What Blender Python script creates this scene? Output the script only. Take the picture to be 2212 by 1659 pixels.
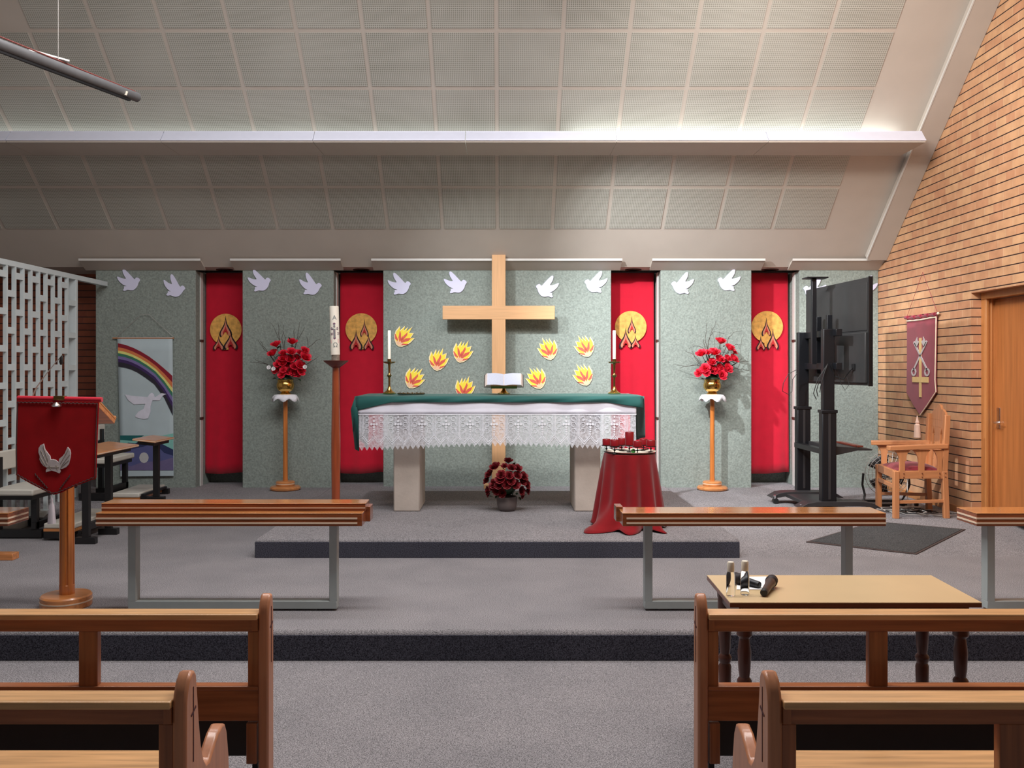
import bpy, math, random
from mathutils import Vector, Matrix
random.seed(7)
R = math.radians
for o in list(bpy.data.objects): bpy.data.objects.remove(o)
S = bpy.context.scene
COL = S.collection
F = 1900.0; U0 = 1085.0; V0 = 798.0; CZ = 1.565      # focal length in pixels, vanishing point, eye height
def X(u, d): return (u - U0) * d / F
def Z(v, d): return CZ - (v - V0) * d / F
def P(u, v, d): return Vector((X(u, d), d, Z(v, d)))
def lin(c):
    return tuple(((x/255)/12.92 if x/255 <= .04045 else ((x/255+.055)/1.055)**2.4) for x in c)

# ---------------------------------------------------------------- camera, world, lights, exposure
cam = bpy.data.cameras.new('camera'); co = bpy.data.objects.new('camera', cam); COL.objects.link(co)
co.location = (0, 0, CZ); co.rotation_euler = (R(90), 0, 0)
cam.sensor_width = 36; cam.lens = 36 * F / 2212
cam.shift_x = (1106 - U0) / 2212; cam.shift_y = -(829.5 - V0) / 2212
cam.clip_end = 100
S.camera = co
S.view_settings.view_transform = 'Standard'; S.view_settings.look = 'None'
S.view_settings.gamma = 1; S.view_settings.use_curve_mapping = False
S.view_settings.exposure = 0.0
w = bpy.data.worlds.new('world'); S.world = w; w.use_nodes = True
w.node_tree.nodes['Background'].inputs[0].default_value = (1.0, .93, .88, 1)
w.node_tree.nodes['Background'].inputs[1].default_value = .10
def area(name, loc, target, sx, sy, power, color=(1, 1, 1)):
    l = bpy.data.lights.new(name, 'AREA'); l.shape = 'RECTANGLE'; l.size = sx; l.size_y = sy
    l.energy = power; l.color = color
    o = bpy.data.objects.new(name, l); COL.objects.link(o); o.location = loc
    o.rotation_euler = (Vector(target) - Vector(loc)).to_track_quat('-Z', 'Y').to_euler()
    return o
def spot(name, loc, target, power, deg, blend, rad, color=(1, 1, 1)):
    l = bpy.data.lights.new(name, 'SPOT'); l.energy = power; l.spot_size = R(deg); l.spot_blend = blend
    l.shadow_soft_size = rad; l.color = color
    o = bpy.data.objects.new(name, l); COL.objects.link(o); o.location = loc
    o.rotation_euler = (Vector(target) - Vector(loc)).to_track_quat('-Z', 'Y').to_euler()
    return o
spot('spot_lamp', (.1, 8.0, 3.75), (3.1, 10.6, .6), 900, 84, 1.0, .05, (.95, .98, 1.0))
spot('spot_lamp', (-1.2, 8.0, 3.75), (.2, 10.6, .9), 260, 76, 1.0, .05, (.95, .98, 1.0))
area('wall_lamp', (1.4, 5.4, 4.6), (4.5, 8.6, 2.2), 1.6, .4, 92, (1.0, .95, .88)).data.spread = R(130)
spot('spot_lamp', (3.75, 8.6, 3.6), (3.95, 10.6, .9), 260, 62, 1.0, .05, (.95, .98, 1.0))
area('nave_lamp', (0.0, 4.7, 5.4), (0.0, 4.6, 0), 6.0, .7, 290, (1.0, .97, .95))
area('sanctuary_lamp', (-.2, 6.4, 5.0), (-.2, 7.0, 0), 6.0, .4, 105, (.97, .97, 1.0))
area('ceiling_fill', (-.5, 5.2, 4.2), (-.5, 7.4, 6.0), 8.0, .3, 34, (1.0, .98, .95))  # added fill to brighten the upper ceiling, no such fitting in view
area('cove_tube', (2.4, 9.14, 3.88), (2.4, 9.10, 5.0), 3.4, .05, 9, (.92, 1.0, 1.0))
area('cove_tube', (-2.5, 9.14, 3.88), (-2.5, 9.10, 5.0), 6.0, .05, 5, (.92, 1.0, 1.0))

# ---------------------------------------------------------------- materials
def nt(m): return m.node_tree.nodes, m.node_tree.links
def new_mat(name):
    m = bpy.data.materials.new(name); m.use_nodes = True
    return m, m.node_tree.nodes['Principled BSDF']
def sc(c, k): return tuple(min(1, max(0, x * k)) for x in c)
def mat(name, rgb, rough=.6, metal=0, var=.08, scale=12, stretch=(1, 1, 1), bump=0, bscale=None, coat=0, sheen=0, detail=4, spec=.5):
    m, b = new_mat(name); N, L = nt(m); c = lin(rgb)
    tc = N.new('ShaderNodeTexCoord'); mp = N.new('ShaderNodeMapping'); mp.inputs['Scale'].default_value = stretch
    L.new(tc.outputs['Object'], mp.inputs[0])
    n = N.new('ShaderNodeTexNoise'); n.inputs['Scale'].default_value = scale; n.inputs['Detail'].default_value = detail
    L.new(mp.outputs[0], n.inputs['Vector'])
    r = N.new('ShaderNodeValToRGB'); r.color_ramp.elements[0].position = .3; r.color_ramp.elements[1].position = .7
    r.color_ramp.elements[0].color = (*sc(c, 1 - var), 1); r.color_ramp.elements[1].color = (*sc(c, 1 + var), 1)
    L.new(n.outputs['Fac'], r.inputs[0]); L.new(r.outputs[0], b.inputs['Base Color'])
    b.inputs['Roughness'].default_value = rough; b.inputs['Metallic'].default_value = metal
    b.inputs['Coat Weight'].default_value = coat; b.inputs['Coat Roughness'].default_value = .12
    b.inputs['Sheen Weight'].default_value = sheen; b.inputs['Specular IOR Level'].default_value = spec
    if bump:
        n2 = n
        if bscale:
            n2 = N.new('ShaderNodeTexNoise'); n2.inputs['Scale'].default_value = bscale; n2.inputs['Detail'].default_value = 3
            L.new(mp.outputs[0], n2.inputs['Vector'])
        bp = N.new('ShaderNodeBump'); bp.inputs['Strength'].default_value = bump; bp.inputs['Distance'].default_value = .01
        L.new(n2.outputs['Fac'], bp.inputs['Height']); L.new(bp.outputs[0], b.inputs['Normal'])
    return m
def wood(name, rgb, axis='x', rough=.35, var=.28, coat=.3, scale=1.0):
    st = {'x': (1.2, 22, 22), 'y': (22, 1.2, 22), 'z': (22, 22, 1.2)}[axis]
    return mat(name, rgb, rough, 0, var, 2.2 * scale, st, .05, None, coat, 0, 6)
def carpet(name, a, b2, sc1=190):
    m, b = new_mat(name); N, L = nt(m)
    g = N.new('ShaderNodeNewGeometry')
    n = N.new('ShaderNodeTexNoise'); n.inputs['Scale'].default_value = sc1; n.inputs['Detail'].default_value = 3; n.inputs['Roughness'].default_value = .7
    n2 = N.new('ShaderNodeTexNoise'); n2.inputs['Scale'].default_value = 2.2; n2.inputs['Detail'].default_value = 5
    L.new(g.outputs['Position'], n.inputs['Vector']); L.new(g.outputs['Position'], n2.inputs['Vector'])
    r = N.new('ShaderNodeValToRGB'); r.color_ramp.elements[0].position = .38; r.color_ramp.elements[1].position = .62
    r.color_ramp.elements[0].color = (*lin(a), 1); r.color_ramp.elements[1].color = (*lin(b2), 1)
    L.new(n.outputs['Fac'], r.inputs[0])
    mx = N.new('ShaderNodeMix'); mx.data_type = 'RGBA'; mx.blend_type = 'MULTIPLY'; mx.inputs[0].default_value = .35
    r2 = N.new('ShaderNodeValToRGB'); r2.color_ramp.elements[0].position = .35; r2.color_ramp.elements[1].position = .65
    r2.color_ramp.elements[0].color = (.62, .64, .66, 1); r2.color_ramp.elements[1].color = (1, 1, 1, 1)
    L.new(n2.outputs['Fac'], r2.inputs[0]); L.new(r.outputs[0], mx.inputs[6]); L.new(r2.outputs[0], mx.inputs[7])
    L.new(mx.outputs[2], b.inputs['Base Color']); b.inputs['Roughness'].default_value = .95
    b.inputs['Specular IOR Level'].default_value = .1
    bp = N.new('ShaderNodeBump'); bp.inputs['Strength'].default_value = .7; bp.inputs['Distance'].default_value = .008
    L.new(n.outputs['Fac'], bp.inputs['Height']); L.new(bp.outputs[0], b.inputs['Normal'])
    return m
def math_node(N, L, op, a, b=None):
    n = N.new('ShaderNodeMath'); n.operation = op
    for i, x in enumerate((a, b)):
        if x is None: continue
        if isinstance(x, (int, float)): n.inputs[i].default_value = x
        else: L.new(x, n.inputs[i])
    return n.outputs[0]
def brick(name, c1, c2, joint, dark, zoff=1.727, pitch=.0850, length=.2375):
    m, b = new_mat(name); N, L = nt(m)
    g = N.new('ShaderNodeNewGeometry'); s = N.new('ShaderNodeSeparateXYZ'); L.new(g.outputs['Position'], s.inputs[0])
    h = math_node(N, L, 'ADD', s.outputs['X'], s.outputs['Y'])
    zz = math_node(N, L, 'ADD', s.outputs['Z'], 10 * pitch * 4 - (zoff % pitch))
    cb = N.new('ShaderNodeCombineXYZ'); L.new(h, cb.inputs[0]); L.new(zz, cb.inputs[1])
    t = N.new('ShaderNodeTexBrick'); L.new(cb.outputs[0], t.inputs['Vector'])
    t.inputs['Color1'].default_value = (*lin(c1), 1); t.inputs['Color2'].default_value = (*lin(c2), 1)
    t.inputs['Mortar'].default_value = (*lin(joint), 1); t.inputs['Scale'].default_value = 1
    t.inputs['Mortar Size'].default_value = .003; t.inputs['Mortar Smooth'].default_value = .3
    t.inputs['Brick Width'].default_value = length; t.inputs['Row Height'].default_value = pitch
    t.offset = .37; t.squash = .62; t.squash_frequency = 3
    n = N.new('ShaderNodeTexNoise'); n.inputs['Scale'].default_value = 9; n.inputs['Detail'].default_value = 5
    L.new(g.outputs['Position'], n.inputs['Vector'])
    r = N.new('ShaderNodeValToRGB'); r.color_ramp.elements[0].position = .3; r.color_ramp.elements[1].position = .7
    r.color_ramp.elements[0].color = (.75, .72, .70, 1); r.color_ramp.elements[1].color = (1.0, 1.0, 1.0, 1)
    L.new(n.outputs['Fac'], r.inputs[0])
    mx = N.new('ShaderNodeMix'); mx.data_type = 'RGBA'; mx.blend_type = 'MULTIPLY'; mx.inputs[0].default_value = .8
    L.new(t.outputs['Color'], mx.inputs[6]); L.new(r.outputs[0], mx.inputs[7])
    fr = math_node(N, L, 'MODULO', zz, pitch)
    fr = math_node(N, L, 'LESS_THAN', fr, .0105)
    m2 = N.new('ShaderNodeMix'); m2.data_type = 'RGBA'; L.new(fr, m2.inputs[0]); L.new(mx.outputs[2], m2.inputs[6])
    m2.inputs[7].default_value = (*lin(dark), 1)
    L.new(m2.outputs[2], b.inputs['Base Color']); b.inputs['Roughness'].default_value = .7
    bp = N.new('ShaderNodeBump'); bp.inputs['Strength'].default_value = .8; bp.inputs['Distance'].default_value = .01
    inv = math_node(N, L, 'SUBTRACT', 1.0, fr); L.new(inv, bp.inputs['Height']); L.new(bp.outputs[0], b.inputs['Normal'])
    return m
def perforated(name, rgb, hole):
    m, b = new_mat(name); N, L = nt(m)
    g = N.new('ShaderNodeNewGeometry'); s = N.new('ShaderNodeSeparateXYZ'); L.new(g.outputs['Position'], s.inputs[0])
    a = math_node(N, L, 'ABSOLUTE', math_node(N, L, 'SINE', math_node(N, L, 'MULTIPLY', s.outputs['X'], math.pi / .0185)))
    c = math_node(N, L, 'ABSOLUTE', math_node(N, L, 'SINE', math_node(N, L, 'MULTIPLY', s.outputs['Z'], math.pi / .0135)))
    p = math_node(N, L, 'MULTIPLY', math_node(N, L, 'GREATER_THAN', a, .45), math_node(N, L, 'GREATER_THAN', c, .45))
    n = N.new('ShaderNodeTexNoise'); n.inputs['Scale'].default_value = 1.3
    L.new(g.outputs['Position'], n.inputs['Vector'])
    p2 = math_node(N, L, 'MULTIPLY', p, math_node(N, L, 'ADD', n.outputs['Fac'], .35))
    mx = N.new('ShaderNodeMix'); mx.data_type = 'RGBA'; L.new(p2, mx.inputs[0])
    mx.inputs[6].default_value = (*lin(rgb), 1); mx.inputs[7].default_value = (*lin(hole), 1)
    L.new(mx.outputs[2], b.inputs['Base Color']); b.inputs['Roughness'].default_value = .8
    return m
def sheer(name, rgb, opac):
    m, b = new_mat(name); N, L = nt(m)
    b.inputs['Base Color'].default_value = (*lin(rgb), 1); b.inputs['Roughness'].default_value = .9
    tc = N.new('ShaderNodeTexCoord'); n = N.new('ShaderNodeTexVoronoi'); n.inputs['Scale'].default_value = 55
    L.new(tc.outputs['Object'], n.inputs['Vector'])
    a = math_node(N, L, 'MULTIPLY', n.outputs['Distance'], .5); a = math_node(N, L, 'ADD', a, opac - .2)
    L.new(a, b.inputs['Alpha'])
    return m
def glass(name, rgb=(255, 255, 255), ior=1.4):
    m, b = new_mat(name); b.inputs['Base Color'].default_value = (*lin(rgb), 1)
    b.inputs['Transmission Weight'].default_value = 1; b.inputs['Roughness'].default_value = .02; b.inputs['IOR'].default_value = ior
    return m

M = {}
M['carpet'] = carpet('carpet', (90, 88, 90), (182, 177, 180))
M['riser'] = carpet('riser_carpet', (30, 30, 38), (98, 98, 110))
M['matcarpet'] = carpet('mat_carpet', (58, 58, 60), (92, 92, 92), 120)
M['panel'] = mat('panel_felt', (142, 151, 145), .95, 0, .2, 55, bump=.5, spec=.1)
M['white'] = mat('white_paint', (214, 212, 208), .55, 0, .03)
M['ceil'] = mat('ceiling_paint', (196, 186, 176), .8, 0, .03, 3)
M['tile'] = perforated('perforated_tile', (196, 194, 186), (140, 138, 128))
M['cove'] = mat('cove_enamel', (222, 224, 240), .4, 0, .02)
M['brick'] = brick('brick_right', (216, 168, 126), (200, 144, 108), (218, 180, 146), (48, 20, 14))
M['brick2'] = brick('brick_left', (160, 86, 58), (140, 72, 50), (130, 78, 58), (50, 24, 20))
M['pew_x'] = wood('pew_wood', (156, 92, 54), 'x'); M['pew_z'] = wood('pew_wood_upright', (150, 88, 50), 'z')
M['pew_top'] = wood('pew_top_wood', (208, 160, 110), 'x'); M['pew_end'] = wood('pew_end_wood', (186, 124, 88), 'z', .45, .12)
M['pine_z'] = wood('pine_upright', (214, 166, 120), 'z', .6, .08, 0); M['pine_x'] = wood('pine_cross', (214, 166, 120), 'x', .6, .08, 0)
M['rail'] = wood('rail_wood', (140, 74, 40), 'x', .25, .3, .6); M['rail_top'] = wood('rail_top_wood', (196, 130, 76), 'x', .16, .25, .8)
M['stripe'] = wood('pale_inlay', (232, 206, 180), 'x', .4, .06, .2)
M['stand'] = wood('stand_wood', (196, 116, 54), 'z', .3, .25, .5); M['stand_disc'] = wood('stand_disc_wood', (198, 128, 74), 'x', .3, .25, .5)
M['redwood'] = wood('red_wood', (150, 70, 38), 'z', .3, .25, .4); M['bowlwood'] = wood('bowl_wood', (110, 46, 32), 'x', .4, .2, .2)
M['oak'] = wood('chair_oak', (196, 132, 88), 'z', .4, .12, .2); M['oakx'] = wood('chair_oak_rail', (196, 132, 88), 'x', .4, .12, .2)
M['door'] = wood('door_veneer', (176, 108, 58), 'z', .45, .16, .15, .5); M['jamb'] = wood('jamb_wood', (188, 124, 70), 'z', .45, .1, .15)
M['railmetal'] = mat('grey_paint_metal', (168, 176, 176), .5, 0, .03)
M['red'] = mat('red_cloth', (196, 22, 48), .85, 0, .06, 8, sheen=.3, spec=.2)
M['redtable'] = mat('red_table_cloth', (126, 8, 18), .85, 0, .08, 8, sheen=.2, spec=.2)
M['falls'] = mat('lectern_red', (150, 6, 14), .8, 0, .1, 10, sheen=.05, spec=.2)
M['gold'] = mat('gold_cloth', (226, 168, 84), .7, 0, .22, 26)
M['black'] = mat('black_cloth', (28, 18, 20), .8); M['pinkish'] = mat('pink_cloth', (206, 130, 104), .8)
M['applered'] = mat('applique_red', (178, 34, 34), .8)
M['bird'] = mat('lavender_card', (224, 224, 250), .7, 0, .01)
M['yellow'] = mat('yellow_card', (252, 226, 70), .7, 0, .06); M['card'] = mat('cream_card', (250, 232, 190), .7, 0, .03)
M['coral'] = mat('coral_card', (222, 96, 80), .7, 0, .1, 40); M['rose_card'] = mat('pale_flame_base', (246, 196, 160), .7, 0, .1, 50)
M['green'] = mat('green_cloth', (16, 86, 82), .75, 0, .08, 6, sheen=.2, bump=.2, bscale=9)
M['linen'] = mat('white_linen', (222, 222, 234), .85, 0, .03, bump=.1)
M['lace'] = sheer('lace_net', (226, 228, 236), .52); M['lacepat'] = mat('lace_thread', (236, 238, 246), .9)
M['doily'] = mat('doily', (240, 240, 248), .9, 0, .05, 60, bump=.4)
M['stone'] = mat('altar_stone', (190, 178, 168), .75, 0, .07, 6, bump=.15, bscale=40)
M['brass'] = mat('polished_brass', (214, 170, 92), .18, 1, .05); M['brassd'] = mat('aged_brass', (150, 118, 70), .28, 1, .15)
M['wax'] = mat('candle_wax', (236, 230, 216), .5, 0, .02); M['redwax'] = mat('red_wax', (130, 8, 22), .35, 0, .05)
M['iron'] = mat('black_iron', (22, 18, 18), .5, .4); M['pewter'] = mat('pewter', (150, 140, 128), .55, .5, .3, 40)
M['blackm'] = mat('black_metal', (22, 23, 28), .42, .3, .05); M['dgrey'] = mat('dark_grey_plastic', (44, 42, 44), .5)
M['tvback'] = mat('television_shell', (46, 46, 47), .5); M['tvglass'] = mat('television_screen', (10, 10, 12), .1)
M['blackw'] = mat('black_painted_wood', (26, 24, 26), .45); M['vinyl'] = mat('cream_vinyl', (206, 202, 192), .5, 0, .03)
M['rosered'] = mat('rose_petal', (226, 34, 62), .6, 0, .16, 40); M['darkrose'] = mat('dark_petal', (118, 14, 26), .6, 0, .25, 40)
M['leaf'] = mat('leaf_green', (34, 62, 38), .5, 0, .3, 20); M['twig'] = mat('twig_brown', (66, 54, 48), .8)
M['whitepetal'] = mat('white_petal', (240, 238, 240), .6); M['pot'] = mat('grey_pot', (104, 94, 92), .5, 0, .1)
M['soil'] = mat('dark_filler', (36, 30, 26), .9)
M['cush'] = mat('crimson_cushion', (128, 22, 40), .8, 0, .3, 30, sheen=.3)
M['maroon'] = mat('maroon_satin', (140, 34, 56), .5, 0, .1, 8, sheen=.2); M['cream'] = mat('cream_trim', (240, 222, 196), .7)
M['silver'] = mat('silver_cloth', (196, 186, 186), .6, .1, .1, 30); M['goldtrim'] = mat('gold_trim', (226, 190, 130), .6)
M['peach'] = mat('peach_tassel', (244, 206, 186), .8, 0, .08, 60, (1, 1, .1)); M['greythread'] = mat('grey_tassel', (186, 178, 184), .8, 0, .08, 60, (1, 1, .1))
M['tabletop'] = mat('table_laminate', (208, 180, 138), .32, 0, .03, 4); M['tableedge'] = wood('table_edge', (120, 62, 40), 'x')
M['tableleg'] = wood('table_leg', (84, 44, 32), 'z'); M['clear'] = glass('clear_liquid', (250, 252, 252), 1.16)
M['capw'] = mat('cream_cap', (236, 226, 208), .45); M['paper'] = mat('white_paper', (236, 236, 236), .8)
M['micbody'] = mat('microphone_body', (70, 54, 50), .4, .3); M['mesh'] = mat('microphone_mesh', (50, 44, 46), .6, .5, .3, 300)
M['wire'] = mat('grey_wire', (178, 174, 170), .45, .3); M['cablew'] = mat('white_cable', (214, 210, 204), .5); M['cableb'] = mat('black_cable', (24, 24, 26), .5)
M['chrome'] = mat('chrome', (220, 220, 222), .2, 1); M['tube'] = mat('tube_grey', (104, 104, 106), .45, .2); M['redcord'] = mat('red_cord', (120, 52, 46), .7)
M['bannerblue'] = mat('pale_blue_cloth', (184, 200, 206), .8, 0, .04, 4)
for k, c in dict(rb_red=(140, 24, 44), rb_or=(216, 124, 76), rb_ye=(226, 222, 132), rb_gr=(58, 120, 96), rb_li=(124, 112, 166), rb_pu=(62, 38, 92), rb_dk=(44, 40, 52), sea1=(20, 98, 100), sea2=(134, 196, 186), sea3=(40, 50, 92), sea4=(86, 90, 140), sea5=(110, 100, 140), dovew=(222, 222, 236), moon=(190, 190, 192)).items():
    M[k] = mat(k + '_cloth', c, .8, 0, .06, 14)
M['purplecross'] = mat('purple_wax', (110, 60, 90), .6); M['greywax'] = mat('grey_wax', (130, 136, 136), .6); M['pinkwax'] = mat('pink_wax', (230, 190, 186), .6)
M['slot'] = mat('inlay_dark_red', (70, 14, 18), .6); M['woodbutton'] = mat('plug_dark', (120, 66, 34), .5)
M['page'] = mat('book_page', (172, 175, 190), .8, 0, .05, 90); M['pageedge'] = mat('page_edge', (196, 180, 172), .8); M['cover'] = mat('book_cover', (58, 50, 44), .6)
M['greenplastic'] = mat('green_ball', (50, 150, 60), .3)
M['matrim'] = mat('mat_rim', (70, 58, 56), .8); M['vent'] = mat('vent_dark', (70, 40, 34), .6)
M['screenpaint'] = mat('screen_paint', (206, 216, 218), .5, 0, .02)
M['winglass'] = mat('daylit_window_paint', (226, 226, 232), .4)

# ---------------------------------------------------------------- mesh builder
class MB:
    def __init__(s): s.v = []; s.f = []
    def add(s, vs, fs, T=None):
        k = len(s.v)
        for p in vs:
            p = Vector(p); s.v.append(T @ p if T is not None else p)
        s.f += [tuple(i + k for i in f) for f in fs]; return s
    def box(s, x0, x1, y0, y1, z0, z1, T=None):
        x0, x1 = min(x0, x1), max(x0, x1); y0, y1 = min(y0, y1), max(y0, y1); z0, z1 = min(z0, z1), max(z0, z1)
        vs = [(x, y, z) for z in (z0, z1) for y in (y0, y1) for x in (x0, x1)]
        return s.add(vs, [(0, 2, 3, 1), (4, 5, 7, 6), (0, 1, 5, 4), (2, 6, 7, 3), (0, 4, 6, 2), (1, 3, 7, 5)], T)
    def hexa(s, q0, q1):   # two quads, bottom and top, same order
        return s.add(list(q0) + list(q1), [(3, 2, 1, 0), (4, 5, 6, 7), (0, 1, 5, 4), (1, 2, 6, 5), (2, 3, 7, 6), (3, 0, 4, 7)])
    def bar(s, a, b, w, h, up=(0, 0, 1)):   # rectangular bar from a to b
        a, b = Vector(a), Vector(b); d = (b - a).normalized(); up = Vector(up)
        if abs(d.dot(up)) > .98: up = Vector((0, 1, 0))
        r = d.cross(up).normalized() * w / 2; u = r.cross(d).normalized() * h / 2
        return s.hexa([a - r - u, a + r - u, a + r + u, a - r + u], [b - r - u, b + r - u, b + r + u, b - r + u])
    def prism(s, poly, t0, t1, plane='xz', T=None):
        def m(a, b, t): return {'xz': (a, t, b), 'yz': (t, a, b), 'xy': (a, b, t)}[plane]
        n = len(poly); vs = [m(a, b, t0) for a, b in poly] + [m(a, b, t1) for a, b in poly]
        fs = [tuple(range(n)), tuple(reversed(range(n, 2 * n)))] + [(i, n + i, n + (i + 1) % n, (i + 1) % n) for i in range(n)]
        return s.add(vs, fs, T)
    def ring(s, outer, inner, t0, t1, plane='xz'):   # same-length loops
        n = len(outer)
        def m(a, b, t): return {'xz': (a, t, b), 'yz': (t, a, b), 'xy': (a, b, t)}[plane]
        vs = [m(*p, t0) for p in outer] + [m(*p, t0) for p in inner] + [m(*p, t1) for p in outer] + [m(*p, t1) for p in inner]
        fs = []
        for i in range(n):
            j = (i + 1) % n
            fs += [(i, j, n + j, n + i), (2*n + i, 3*n + i, 3*n + j, 2*n + j), (i, 2*n + i, 2*n + j, j), (n + i, n + j, 3*n + j, 3*n + i)]
        return s.add(vs, fs)
    def tube(s, pts, r, seg=8):
        pts = [Vector(p) for p in pts]; n = len(pts); rr = r if isinstance(r, (list, tuple)) else [r] * n
        vs = []; prev = None
        for i, p in enumerate(pts):
            d = (pts[min(i+1, n-1)] - pts[max(i-1, 0)]).normalized()
            if prev is None:
                a = d.cross(Vector((0, 0, 1))) if abs(d.z) < .9 else d.cross(Vector((0, 1, 0)))
            else: a = prev - d * prev.dot(d)
            a.normalize(); prev = a; b = d.cross(a)
            for k in range(seg):
                t = 2 * math.pi * k / seg; vs.append(p + (a * math.cos(t) + b * math.sin(t)) * rr[i])
        fs = []
        for i in range(n - 1):
            for k in range(seg):
                fs.append((i*seg + k, i*seg + (k+1) % seg, (i+1)*seg + (k+1) % seg, (i+1)*seg + k))
        fs += [tuple(reversed(range(seg))), tuple(range((n-1)*seg, n*seg))]
        return s.add(vs, fs)
    def lathe(s, prof, c=(0, 0, 0), seg=32, T=None, wob=None):
        vs = []; n = len(prof)
        for i, (r, z) in enumerate(prof):
            for k in range(seg):
                t = 2 * math.pi * k / seg; q = r * (wob(t, i) if wob else 1)
                vs.append((c[0] + q * math.cos(t), c[1] + q * math.sin(t), c[2] + z))
        fs = [(i*seg + k, i*seg + (k+1) % seg, (i+1)*seg + (k+1) % seg, (i+1)*seg + k) for i in range(n-1) for k in range(seg)]
        if prof[0][0] > 1e-6: fs.append(tuple(reversed(range(seg))))
        if prof[-1][0] > 1e-6: fs.append(tuple(range((n-1)*seg, n*seg)))
        return s.add(vs, fs, T)
    def grid(s, fn, nu, nv, T=None):
        vs = [fn(i / nu, j / nv) for j in range(nv + 1) for i in range(nu + 1)]
        fs = [(j*(nu+1) + i, j*(nu+1) + i + 1, (j+1)*(nu+1) + i + 1, (j+1)*(nu+1) + i) for j in range(nv) for i in range(nu)]
        return s.add(vs, fs, T)
    def ball(s, c, r, seg=14, rings=8, sz=1):
        c = Vector(c); prof = [(max(1e-7, math.sin(math.pi * i / rings)) * r, -math.cos(math.pi * i / rings) * r * sz) for i in range(rings + 1)]
        return s.lathe(prof, c, seg)

WL = {}
def finish(me, o, smooth, bevel, solid, sub):
    if smooth:
        me.shade_smooth(); me.set_sharp_from_angle(angle=R(38))
    if solid:
        md = o.modifiers.new('solid', 'SOLIDIFY'); md.thickness = solid; md.offset = 0
    if sub:
        md = o.modifiers.new('sub', 'SUBSURF'); md.levels = sub; md.render_levels = sub
    if bevel:
        md = o.modifiers.new('bevel', 'BEVEL'); md.width = bevel; md.segments = 2; md.limit_method = 'ANGLE'; md.angle_limit = R(40)
def mesh_obj(name, mb, m, off, smooth=True, bevel=0, solid=0, sub=0):
    me = bpy.data.meshes.new(name); off = Vector(off)
    me.from_pydata([v - off for v in mb.v], [], mb.f); me.validate(); me.update()
    me.materials.append(M[m] if isinstance(m, str) else m)
    import bmesh
    bm = bmesh.new(); bm.from_mesh(me); bmesh.ops.recalc_face_normals(bm, faces=bm.faces); bm.to_mesh(me); bm.free()
    o = bpy.data.objects.new(name, me); COL.objects.link(o); finish(me, o, smooth, bevel, solid, sub)
    return o
def thing(name, label, cat, loc=(0, 0, 0), group=None):
    o = bpy.data.objects.new(name, None); COL.objects.link(o); o.location = loc; o.empty_display_size = .05
    o['label'] = label; o['category'] = cat
    if group: o['group'] = group
    WL[o.name] = Vector(loc); return o
def part(name, mb, m, parent, label=None, **k):
    off = WL[parent.name]
    o = mesh_obj(name, mb, m, off, **k); o.parent = parent; WL[o.name] = off
    if label: o['label'] = label
    return o
def solo(name, mb, m, label, cat, loc=None, group=None, **k):
    if loc is None:
        xs = [v.x for v in mb.v]; ys = [v.y for v in mb.v]; zs = [v.z for v in mb.v]
        loc = ((min(xs) + max(xs)) / 2, (min(ys) + max(ys)) / 2, min(zs))
    o = mesh_obj(name, mb, m, loc, **k); o.location = loc; o['label'] = label; o['category'] = cat
    if group: o['group'] = group
    WL[o.name] = Vector(loc); return o
def struct(name, mb, m, label=None, parent=None, **k):
    if parent: return part(name, mb, m, parent, label, **k)
    o = mesh_obj(name, mb, m, (0, 0, 0), **k); o['kind'] = 'structure'; WL[o.name] = Vector((0, 0, 0))
    if label: o['label'] = label
    return o
def dup(root, loc, label, rotz=None, group=None):
    r = root.copy(); COL.objects.link(r); r.location = loc; r['label'] = label
    if rotz is not None: r.rotation_euler = (0, 0, rotz)
    if group: r['group'] = group
    for ch in list(root.children):
        c = ch.copy(); COL.objects.link(c); c.parent = r
        for g in list(ch.children):
            d = g.copy(); COL.objects.link(d); d.parent = c
    WL[r.name] = Vector(loc); return r

# ================================================================= SETTING
YW = 10.61                       # front of the wall panels
XR = 4.536                       # brick wall on the right
def ceil_z(y): return 2.76 + .875 * (YW - y)
ZP = .155; ZS = .14; ZN = -.18   # platform, raised side floor, nave floor
struct('floor', MB().box(-8, 6, -2, 5.30, -.4, ZN), 'carpet', 'grey carpet of the nave')
struct('floor', MB().box(-8, XR, 5.272, 11.4, -.38, 0), 'carpet', 'grey carpet of the raised sanctuary', bevel=.028)
struct('floor', MB().box(-2.057, 1.973, 7.306, 10.70, -.02, ZP), 'carpet', 'low carpeted altar platform', bevel=.022)
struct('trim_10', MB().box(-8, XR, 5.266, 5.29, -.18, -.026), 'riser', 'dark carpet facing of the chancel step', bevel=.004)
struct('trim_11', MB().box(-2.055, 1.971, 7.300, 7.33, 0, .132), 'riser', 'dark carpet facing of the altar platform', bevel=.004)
def ramp(x0, x1, ya, yb):
    return MB().prism([(ya, 0), (yb, ZS), (11.4, ZS), (11.4, -.02), (ya, -.02)], x0, x1, 'yz')
struct('floor', ramp(-8, -2.057, 8.95, 9.38), 'carpet', 'carpet rising left of the platform', smooth=False)
struct('floor', ramp(1.973, XR + .3, 7.35, 8.36), 'carpet', 'carpet rising right of the platform', smooth=False)
struct('floor', MB().box(-2.057, 1.973, 10.6, 11.4, .0, ZS), 'carpet', 'carpet strip in the niches')
panels = [(-4.905, -3.70), (-3.134, -2.034), (-1.436, 1.313), (1.911, 3.006), (3.587, XR)]
mb = MB()
for a, b in panels: mb.box(a, b, YW, 11.25, 0, 2.76)
struct('wall_back', mb, 'panel', 'grey green felt covered wall panels between narrow niches', bevel=.006)
mb = MB()
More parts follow.
